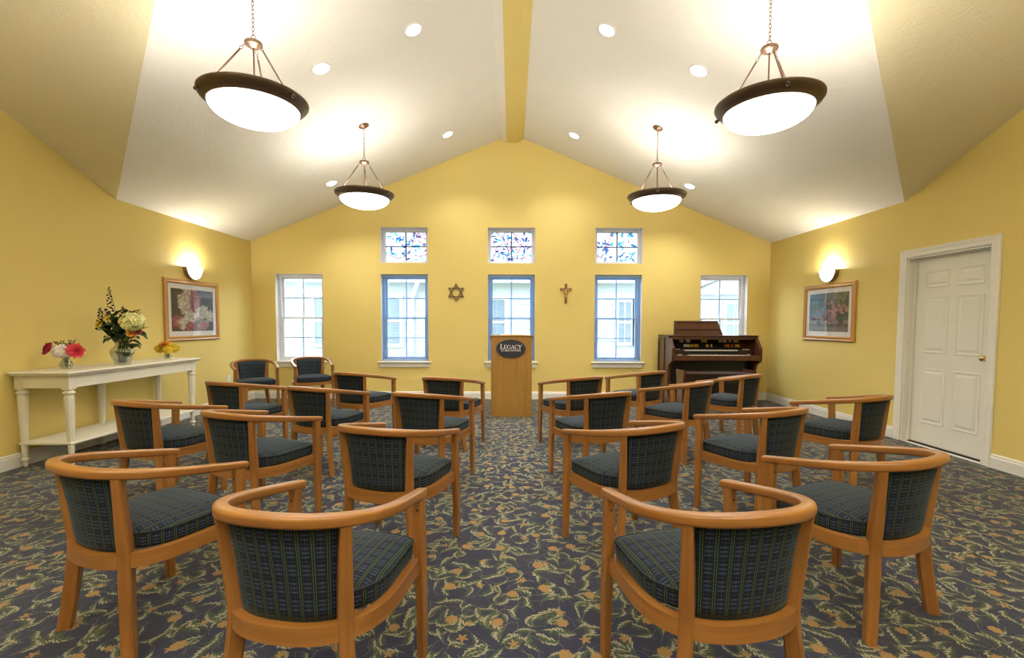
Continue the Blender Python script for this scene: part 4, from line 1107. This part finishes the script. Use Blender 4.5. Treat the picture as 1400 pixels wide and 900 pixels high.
m = MB(); m.box((0.50, 0.02, 0.001), (I-0.01, 0.18, 0.006), 0.001, M2); m.build('stop_board_end', 'wood_organ_light', org)
rnd = random.Random(4)
tabs = []
for row, (yy, spec) in enumerate(((0.035, [(-.38, 'w', 2), (-.33, 'w', 2), (-.27, 'y', 2), (-.21, 'y', 3), (-.02, 'y', 2), (.06, 'w', 1), (.28, 'r', 2), (.33, 'y', 1), (.38, 'r', 2), (.45, 'y', 3)]),
                               (0.120, [(-.44, 'w', 3), (-.33, 'w', 3), (-.08, 'y', 4), (.20, 'w', 2), (.26, 'w', 3), (.36, 'y', 2), (.44, 'w', 2), (.48, 'y', 2)]))):
    for x, c, k in spec:
        for q in range(k): tabs.append((x+q*0.024-0.02, yy, c))
for x, yy, c in tabs:
    m = MB(); m.box((x, yy, 0.004), (x+0.020, yy+0.048, 0.018), 0.002, M2); m.build('stop_tab', {'w': 'key_white', 'y': 'tab_yellow', 'r': 'tab_red'}[c], org, fix=False)
for x, y, z in ((-.57, .05, .8125), (-.54, .05, .8125), (-.56, .17, .8925), (-.52, .17, .8925), (.50, .05, .8125), (.53, .05, .8125), (.50, .17, .8925), (.54, .17, .8925), (.58, .17, .8925)):
    ob('rocker_switch', (x, y, z), (x+0.022, y+0.03, z+0.012), 'key_white', 0.002)
# music desk
m = MB(); M3 = Matrix.Translation((-0.165, 0.27, 1.1225)) @ Matrix.Rotation(math.radians(-12), 4, 'X')
pts = [(-0.405, 0, 0), (0.385, 0, 0), (0.315, 0, 0.235), (-0.385, 0, 0.235)]
m.extrude_poly([M3 @ Vector(p) for p in pts], (0, 0.018, 0)); md = m.build('music_desk', 'wood_organ_light', org)
m = MB(); m.box((-0.36, -0.010, 0.085), (0.33, -0.001, 0.10), 0.002, M3); m.box((-0.345, -0.008, 0.20), (0.295, -0.001, 0.212), 0.002, M3); m.build('desk_ledge', 'wood_organ', md)
# bench
ben = empty('organ_bench', (2.90, 6.58, 0)); tag(ben, 'dark wooden organ bench in front of the organ', 'bench')
m = MB(); m.box((-0.47, -0.16, 0.585), (0.47, 0.16, 0.615), 0.006); m.build('seat', 'wood_organ', ben)
for s in (-1, 1):
    m = MB(); pr = [(-0.15, 0), (0.15, 0), (0.13, 0.10), (0.10, 0.30), (0.13, 0.50), (0.155, 0.60), (0.165, 0.645), (-0.165, 0.645), (-0.155, 0.60), (-0.13, 0.50), (-0.10, 0.30), (-0.13, 0.10)]
    x0 = 0.471 if s > 0 else -0.504; m.extrude_poly([(x0, y, z) for y, z in pr], (0.033, 0, 0)); m.build('end_panel', 'wood_organ_light', ben)
m = MB(); m.box((-0.47, -0.012, 0.46), (0.47, 0.012, 0.584), 0.003); m.build('stretcher', 'wood_organ', ben)

# ================================================================== wall decorations
def picture(name, label, wall, yc, zc, w, h, colf, flip):
    s = 1 if wall == 'L' else -1
    p = empty(name, ((XL if s > 0 else XR), yc, zc)); tag(p, label, 'picture', 'framed prints'); fw = 0.062
    sec = [(0, 0.001), (0, 0.020), (0.012, 0.030), (0.030, 0.026), (0.050, 0.034), (0.062, 0.022), (0.062, 0.001)]
    def ring(i, d): return [Vector((s*d, -w/2+i, -h/2+i)), Vector((s*d, w/2-i, -h/2+i)), Vector((s*d, w/2-i, h/2-i)), Vector((s*d, -w/2+i, h/2-i))]
    R_ = [ring(i, d) for i, d in sec]
    for k in range(4):
        m = MB(); k2 = (k+1) % 4
        for a, b_ in zip(R_[:-1], R_[1:]):
            L = (a[k2]-a[k]).length; ia = sec[R_.index(a)][0]; m.poly([a[k], a[k2], b_[k2], b_[k]], [(0, ia), (L, ia), (L, ia+0.012), (0, ia+0.012)])
        a, b_ = R_[-1], R_[0]; m.poly([a[k], a[k2], b_[k2], b_[k]])
        m.build('frame_rail', 'wood_frame', p)
    a, b_ = w/2-fw+0.001, h/2-fw+0.001
    m = MB(); m.box((s*0.004, -a, -b_), (s*0.010, a, b_)); m.build('mat_board', 'mat_board', p)
    aw, ah = a-0.066, b_-0.068
    me = print_grid(-aw, aw, -ah, ah, 110, 90, lambda u, z: (s*0.0115, u, z), lambda u, z: colf((u*s/aw+1)/2, (z/ah+1)/2)); me.materials.append(MATS['art_print']); new_ob('print', me, p)
    m = MB(); m.box((s*0.0145, -a, -b_), (s*0.0170, a, b_)); m.build('glass', 'picture_glass', p)
def blobs(seed, bg, spec):
    rnd = random.Random(seed); B_ = []
    for (cx, cy, sx, sy, n, r, cols) in spec:
        for _ in range(n): B_.append((rnd.gauss(cx, sx), rnd.gauss(cy, sy), r*rnd.uniform(.6, 1.3), rnd.choice(cols), rnd.uniform(0, 6)))
    def f(u, v):
        c = bg(u, v)
        for (x, y, r, k, ph) in B_:
            dx, dy = u-x, (v-y)*0.75; d = math.hypot(dx, dy); a = math.atan2(dy, dx); rr = 1.2*r*(1+0.16*math.sin(5*a+ph))
            if d < rr:
                t = 0.72+0.28*math.cos(d/rr*5+math.sin(3*a+ph)); c = tuple(q*t for q in k)
        return c
    return f
white = (0.78, 0.72, 0.58); cream = (0.66, 0.55, 0.38); pink = (0.50, 0.13, 0.14); red = (0.30, 0.020, 0.025); rose = (0.58, 0.27, 0.25); dk = (0.05, 0.035, 0.03)
def bgA(u, v):
    n = mnoise.noise(Vector((u*5, v*4, 0.3)))*0.5+0.5; return (0.035+0.05*n, 0.024+0.03*n, 0.020+0.022*n)
artA = blobs(5, bgA, [(0.5, 0.35, 0.25, 0.2, 26, 0.05, [(0.05, 0.07, 0.04), (0.09, 0.08, 0.05)]), (0.36, 0.72, 0.07, 0.12, 14, 0.085, [white, cream]), (0.55, 0.80, 0.06, 0.10, 12, 0.065, [pink, rose, red]), (0.55, 0.45, 0.06, 0.08, 8, 0.075, [pink, rose]),
     (0.42, 0.30, 0.05, 0.05, 6, 0.075, [white, cream]), (0.70, 0.42, 0.06, 0.07, 9, 0.075, [white, (0.7, 0.7, 0.66)]), (0.15, 0.20, 0.06, 0.06, 8, 0.07, [red, pink]), (0.30, 0.17, 0.05, 0.04, 5, 0.07, [rose, white]), (0.52, 0.10, 0.06, 0.04, 6, 0.06, [red, pink]), (0.72, 0.16, 0.05, 0.03, 3, 0.06, [rose])])
def bgB(u, v):
    n = mnoise.noise(Vector((u*7, v*6, 2.3)))*0.5+0.5; n2 = mnoise.noise(Vector((u*25, v*20, 5.0)))*0.5+0.5
    if v < 0.30:
        band = 0.6 if (v < 0.12 or 0.20 < v < 0.30) else 0.25
        return (0.30*band+0.08*n2, 0.26*band+0.07*n2, 0.25*band+0.06*n2)
    if u < 0.40: return (0.03+0.05*n, 0.07+0.10*n, 0.14+0.14*n)
    return (0.05+0.07*n*n2, 0.06+0.07*n, 0.045+0.05*n2)
artB = blobs(9, bgB, [(0.3, 0.6, 0.2, 0.2, 30, 0.035, [(0.03, 0.06, 0.05), (0.05, 0.09, 0.07)]), (0.75, 0.55, 0.16, 0.14, 40, 0.035, [(0.06, 0.08, 0.05), (0.10, 0.10, 0.07)]), (0.55, 0.55, 0.08, 0.16, 26, 0.026, [rose, (0.60, 0.25, 0.25), (0.65, 0.45, 0.40)]),
     (0.85, 0.58, 0.08, 0.07, 16, 0.028, [rose, (0.6, 0.3, 0.28)]), (0.68, 0.88, 0.14, 0.06, 16, 0.04, [(0.30, 0.28, 0.20), (0.22, 0.22, 0.14)]), (0.2, 0.4, 0.1, 0.1, 10, 0.025, [rose, red]), (0.58, 0.36, 0.05, 0.05, 10, 0.03, [(0.4, 0.14, 0.18), rose])])
picture('framed_picture', 'framed floral still life print under the left wall light', 'L', 6.44, 1.467, 1.095, 0.825, artA, 1)
picture('framed_picture', 'framed garden print under the right wall light', 'R', 6.43, 1.467, 1.045, 0.790, artB, -1)

# star
st = empty('star_of_david', (-0.951, YB-0.004, 1.825)); tag(st, 'bronze six pointed star hanging left of the centre window', 'wall ornament')
def tri_ring(up):
    s = 1 if up else -1; R0 = 0.158; t = 0.017; m = MB()
    oP = [Vector((R0*math.sin(2*PI*k/3), 0, s*R0*math.cos(2*PI*k/3))) for k in range(3)]; iP = [p*((R0-2*t)/R0) for p in oP]
    y0, y1 = (0.0, -0.012) if up else (-0.004, -0.016)
    for k in range(3):
        j = (k+1) % 3; m.extrude_poly([p+Vector((0, y0, 0)) for p in (oP[k], oP[j], iP[j], iP[k])], (0, y1-y0, 0))
    m.build('triangle', 'bronze_light', st)
tri_ring(True); tri_ring(False)
# crucifix
cr = empty('crucifix', (0.916, YB-0.002, 1.812)); tag(cr, 'wooden crucifix with small brass figure right of the centre window', 'wall ornament')
m = MB(); m.box((-0.020, -0.020, -0.168), (0.020, 0, 0.168), 0.004); m.build('upright', 'wood_cross', cr)
for s in (-1, 1):
    m = MB(); m.box((s*0.020, -0.019, 0.050), (s*0.098, -0.001, 0.092), 0.004); m.build('arm', 'wood_cross', cr)
bmf = bmesh.new()
def sk_body():
    J = {'pel': (0, -0.028, -0.035), 'chest': (0, -0.030, 0.035), 'neck': (0, -0.030, 0.060), 'head': (0.004, -0.034, 0.080), 'hand_l': (-0.072, -0.024, 0.075), 'el_l': (-0.040, -0.027, 0.060), 'hand_r': (0.072, -0.024, 0.075), 'el_r': (0.040, -0.027, 0.060), 'knee': (0.006, -0.036, -0.080), 'foot': (0, -0.026, -0.125)}
    m = MB()
    for ch, rs in ((('foot', 'knee', 'pel', 'chest', 'neck', 'head'), (0.006, 0.010, 0.013, 0.015, 0.007, 0.011)), (('hand_l', 'el_l', 'neck'), (0.004, 0.005, 0.007)), (('hand_r', 'el_r', 'neck'), (0.004, 0.005, 0.007))):
        pts = catmull([Vector(J[c]) for c in ch], 4); n = len(pts); sc = []
        for i in range(n):
            f = i/4; k = min(int(f), len(rs)-2); sc.append((rs[k]+(rs[k+1]-rs[k])*(f-k))/0.01)
        m.tube(pts, 0.01, 8, sc)
    m.build('figure', 'brass', cr, fix=False)
sk_body()
# outlet
ou = empty('wall_outlet', (XL, 7.218, 0.423)); tag(ou, 'white wall outlet on the left wall near the turned armchairs', 'outlet')
m = MB(); m.box((0.0005, -0.036, -0.058), (0.006, 0.036, 0.058), 0.003); m.build('cover_plate', 'white_plastic', ou)
for z in (-0.022, 0.022):
    m = MB(); m.box((0.0062, -0.016, z-0.014), (0.0085, 0.016, z+0.014), 0.001); m.build('socket', 'white_plastic', ou)

# ================================================================== lamps
def point(name, loc, w, parent, r=0.05, col=LAMP_COL):
    l = bpy.data.lights.new(name, 'POINT'); l.energy = w; l.color = col; l.shadow_soft_size = r
    o = bpy.data.objects.new(name, l); COL.objects.link(o); o.location = loc; o.parent = parent; return o
RIMZ = 2.905
def make_pendant(label, x, y, turn, up=PENDANT_UP):
    rt = empty('pendant_lamp', (x, y, RIMZ)); tag(rt, label, 'lamp', 'bowl pendant lamps')
    m = MB(); m.lathe([(0.350, 0.004), (0.357, 0.0), (0.357, -0.010), (0.345, -0.028), (0.325, -0.045), (0.306, -0.056), (0.306, -0.066), (0.296, -0.070), (0.290, -0.062), (0.290, -0.052), (0.318, -0.034), (0.338, -0.012), (0.350, 0.004)], 48); m.build('rim', 'bronze', rt)
    m = MB(); R_ = 0.296; dp = 0.125; pr = []
    for i in range(13):
        a = PI/2*i/12; pr.append((R_*math.cos(a), -0.060-dp*math.sin(a)))
    pr[-1] = (0.0, -0.060-dp); ins = [(max(0, r-0.006), z+0.006) for r, z in pr[::-1]]
    m.lathe(pr + ins, 40); m.build('glass_bowl', 'alabaster_glow', rt)
    hz = 0.378
    m = MB(); m.lathe([(0, hz-0.030), (0.025, hz-0.030), (0.032, hz-0.018), (0.055, hz-0.012), (0.060, hz), (0.056, hz+0.012), (0.030, hz+0.020), (0.012, hz+0.030), (0, hz+0.032)], 24); m.build('hub', 'bronze_light', rt)
    m = MB(); m.tube([(0, 0, hz-0.03), (0, 0, -0.05)], 0.0055, 8); m.build('stem', 'bronze_light', rt)
    for k in range(3):
        a = math.radians(turn + 120*k); d = Vector((math.cos(a), math.sin(a), 0))
        p0 = d*0.052+Vector((0, 0, hz-0.012)); p2 = d*0.312+Vector((0, 0, -0.030)); p1 = p0.lerp(p2, 0.13)
        m = MB(); m.tube([p1, p2], 0.0062, 8); rod = m.build('rod', 'bronze_light', rt)
        m = MB()
        for q in range(2):
            c = p0.lerp(p1, 0.25+0.5*q); ax = (p2-p0).normalized(); sd = ax.cross(Vector((0, 0, 1))).normalized() if q == 0 else d.cross(ax).cross(ax).normalized()
            m.tube([c+ax*0.014*math.cos(2*PI*i/10)+sd*0.009*math.sin(2*PI*i/10) for i in range(10)], 0.0025, 5, closed=True)
        m.build('link', 'bronze_light', rod, fix=False)
        m = MB(); Mk = Matrix.Translation(d*0.343+Vector((0, 0, -0.030))) @ (d+Vector((0, 0, -0.9))).normalized().to_track_quat('Z', 'Y').to_matrix().to_4x4()
        m.lathe([(0, -0.016), (0.009, -0.016), (0.009, 0.004), (0.014, 0.008), (0.014, 0.018), (0.008, 0.026), (0, 0.028)], 12, Mk); m.build('finial', 'bronze', rt)
    gab = RZ - abs(y-YRID)*(RZ-HC)/(YV-YRID)      # height of the near cross gable
    cz = max(ceil_z(x), gab) - RIMZ
    sl = KL if x < 0 else KR
    m = MB(); n = int((cz-0.02-(hz+0.03))/0.030)
    z0 = hz+0.045
    m.tube([(0.016*math.cos(2*PI*i/12), 0, z0+0.0*i+0.016*math.sin(2*PI*i/12)) for i in range(12)], 0.003, 5, closed=True)
    dz = (cz-0.03-z0-0.016)/n
    for q in range(n):
        zc = z0+0.016+dz*(q+0.5); ax = Vector((1, 0, 0)) if q % 2 else Vector((0, 1, 0))
        m.tube([ax*0.0085*math.cos(2*PI*i/8)+Vector((0, 0, zc+dz*0.66*math.sin(2*PI*i/8))) for i in range(8)], 0.0026, 4, closed=True)
    m.build('chain', 'bronze_light', rt, fix=False)
    an = math.atan(sl)*(1 if x > 0 else -1)
    m = MB(); Mc = Matrix.Translation((0, 0, cz)) @ (Matrix.Rotation(an, 4, 'Y') if y > 2 else Matrix.Rotation(math.copysign(math.atan(0.406), YRID-y), 4, 'X')); m.lathe([(0, -0.034), (0.012, -0.034), (0.018, -0.026), (0.048, -0.018), (0.064, -0.006), (0.066, 0.0), (0, 0)], 24, Mc); m.build('ceiling_canopy', 'bronze_light', rt)
    for k in range(3):
        a = 2*PI*k/3+0.5; point('bulb_light', (0.11*math.cos(a), 0.11*math.sin(a), -0.02), up/3, rt, 0.035)
make_pendant('bronze bowl pendant lamp hanging at the upper left, nearer one', -1.845, 3.40, -20)
make_pendant('bronze bowl pendant lamp hanging at the upper right, nearer one', 1.850, 3.44, -100)
make_pendant('smaller looking bowl pendant lamp at the left, farther one', -1.830, 5.83, -20)
make_pendant('smaller looking bowl pendant lamp at the right, farther one', 1.805, 5.88, -105)

for yy, w in ((0.97, 'over the camera'), (-1.46, 'behind the camera')):  # added unseen pendants with stronger bulbs, to lift the near ceiling and walls
    make_pendant('added bowl pendant fill lamp at the left ' + w + ', outside the picture', -1.84, yy, -20, 37.0)
    make_pendant('added bowl pendant fill lamp at the right ' + w + ', outside the picture', 1.84, yy, -100, 37.0)

CANS = [(-0.945, 4.546, 'left slope, near row, beside the ridge beam'), (-1.828, 4.549, 'left slope, near row, beside the near pendant'), (-0.955, 6.977, 'left slope, back row, beside the ridge beam'), (-2.693, 7.008, 'left slope, back row, low by the yellow wall'),
        (0.900, 4.566, 'right slope, near row, beside the ridge beam'), (1.789, 4.584, 'right slope, near row, beside the near pendant'), (0.917, 7.028, 'right slope, back row, beside the ridge beam'), (2.673, 7.090, 'right slope, back row, low by the yellow wall')]
NEAR_FILL = [(x, -0.75, 'added fill on the near gable behind the seats, ' + t) for x, t in ((-2.7, 'far left'), (-0.9, 'left of centre'), (0.9, 'right of centre'), (2.7, 'far right'))]  # added unseen recessed lights, fill for the chair backs and near room
KS = (RZ-HC)/(YV-YRID)
for x, y, lab in CANS + NEAR_FILL:
    an = math.atan(KL)*-1 if x < 0 else math.atan(KR)
    near = y < 0
    c = empty('ceiling_light', (x, y, (RZ-KS*(YRID-y) if near else ceil_z(x))-0.0005)); c.rotation_euler = (math.atan(KS), 0, 0) if near else (0, an, 0); tag(c, 'round recessed ceiling light, ' + lab, 'ceiling light', 'recessed ceiling lights')
    m = MB(); m.lathe([(0.070, -0.0005), (0.096, -0.0005), (0.098, -0.004), (0.092, -0.008), (0.074, -0.006), (0.070, -0.0005)], 28); m.build('trim_ring', 'trim_white', c)
    m = MB(); m.lathe([(0, -0.0050), (0.06, -0.0045), (0.0725, -0.0030)], 24); m.build('lens', 'can_glow', c, fix=False)
    l = bpy.data.lights.new('can_spot', 'SPOT'); l.energy = CAN_W; l.color = LAMP_COL; l.spot_size = math.radians(125); l.spot_blend = 0.9; l.shadow_soft_size = 0.06
    so = bpy.data.objects.new('can_spot', l); COL.objects.link(so); so.parent = c; so.location = (0, 0, -0.012); so.rotation_euler = (-math.atan(KS)*0.8, 0, 0) if near else (0, -an*0.8, 0)

def sconce(label, wall, y, z):
    s = 1 if wall == 'L' else -1
    rt = empty('wall_sconce', (XL if s > 0 else XR, y, z)); rt.rotation_euler = (0, 0, 0 if s > 0 else PI); tag(rt, label, 'wall lamp', 'wall sconces')
    # local: +x out of the wall, y along it; half round band with a domed glass front
    Rw, Hh = 0.155, 0.165; n = 20
    def arc(rx, rz): return [(rx*math.cos(-PI+PI*i/n), rz*math.sin(-PI+PI*i/n)) for i in range(n+1)]
    m = MB(); o_ = arc(Rw, Hh); i_ = arc(Rw-0.014, Hh-0.014); d0, d1 = 0.0008, 0.062
    for k in range(n):
        (a, b_), (c, d), (e, f), (g, h) = o_[k], o_[k+1], i_[k+1], i_[k]
        m.poly([(d0, a, b_), (d0, c, d), (d1, c, d), (d1, a, b_)], smooth=True); m.poly([(d0, g, h), (d0, e, f), (d1, e, f), (d1, g, h)], smooth=True)
        m.poly([(d1, a, b_), (d1, c, d), (d1, e, f), (d1, g, h)]); m.poly([(d0, a, b_), (d0, c, d), (d0, e, f), (d0, g, h)])
    for k in (0, n): m.poly([(d0, *o_[k]), (d1, *o_[k]), (d1, *i_[k]), (d0, *i_[k])])
    m.build('band', 'sconce_bronze', rt)
    m = MB(); prev = None
    for q in range(8):
        f = q/7; k_ = math.cos(f*PI/2); dd = 0.0625+0.042*math.sin(f*PI/2); ring = [(dd, a*k_, b_*k_) for a, b_ in arc(Rw-0.006, Hh-0.006)]
        if prev:
            for k in range(n): m.poly([prev[k], prev[k+1], ring[k+1], ring[k]], smooth=True)
        prev = ring
    m.build('glass_shade', 'sconce_glow', rt)
    point('bulb_light', (0.055, 0, 0.0), SCONCE_W, rt, 0.03)
sconce('half round bronze wall sconce above the floral print', 'L', 6.42, 2.055)
sconce('half round bronze wall sconce above the garden print', 'R', 6.40, 2.045)
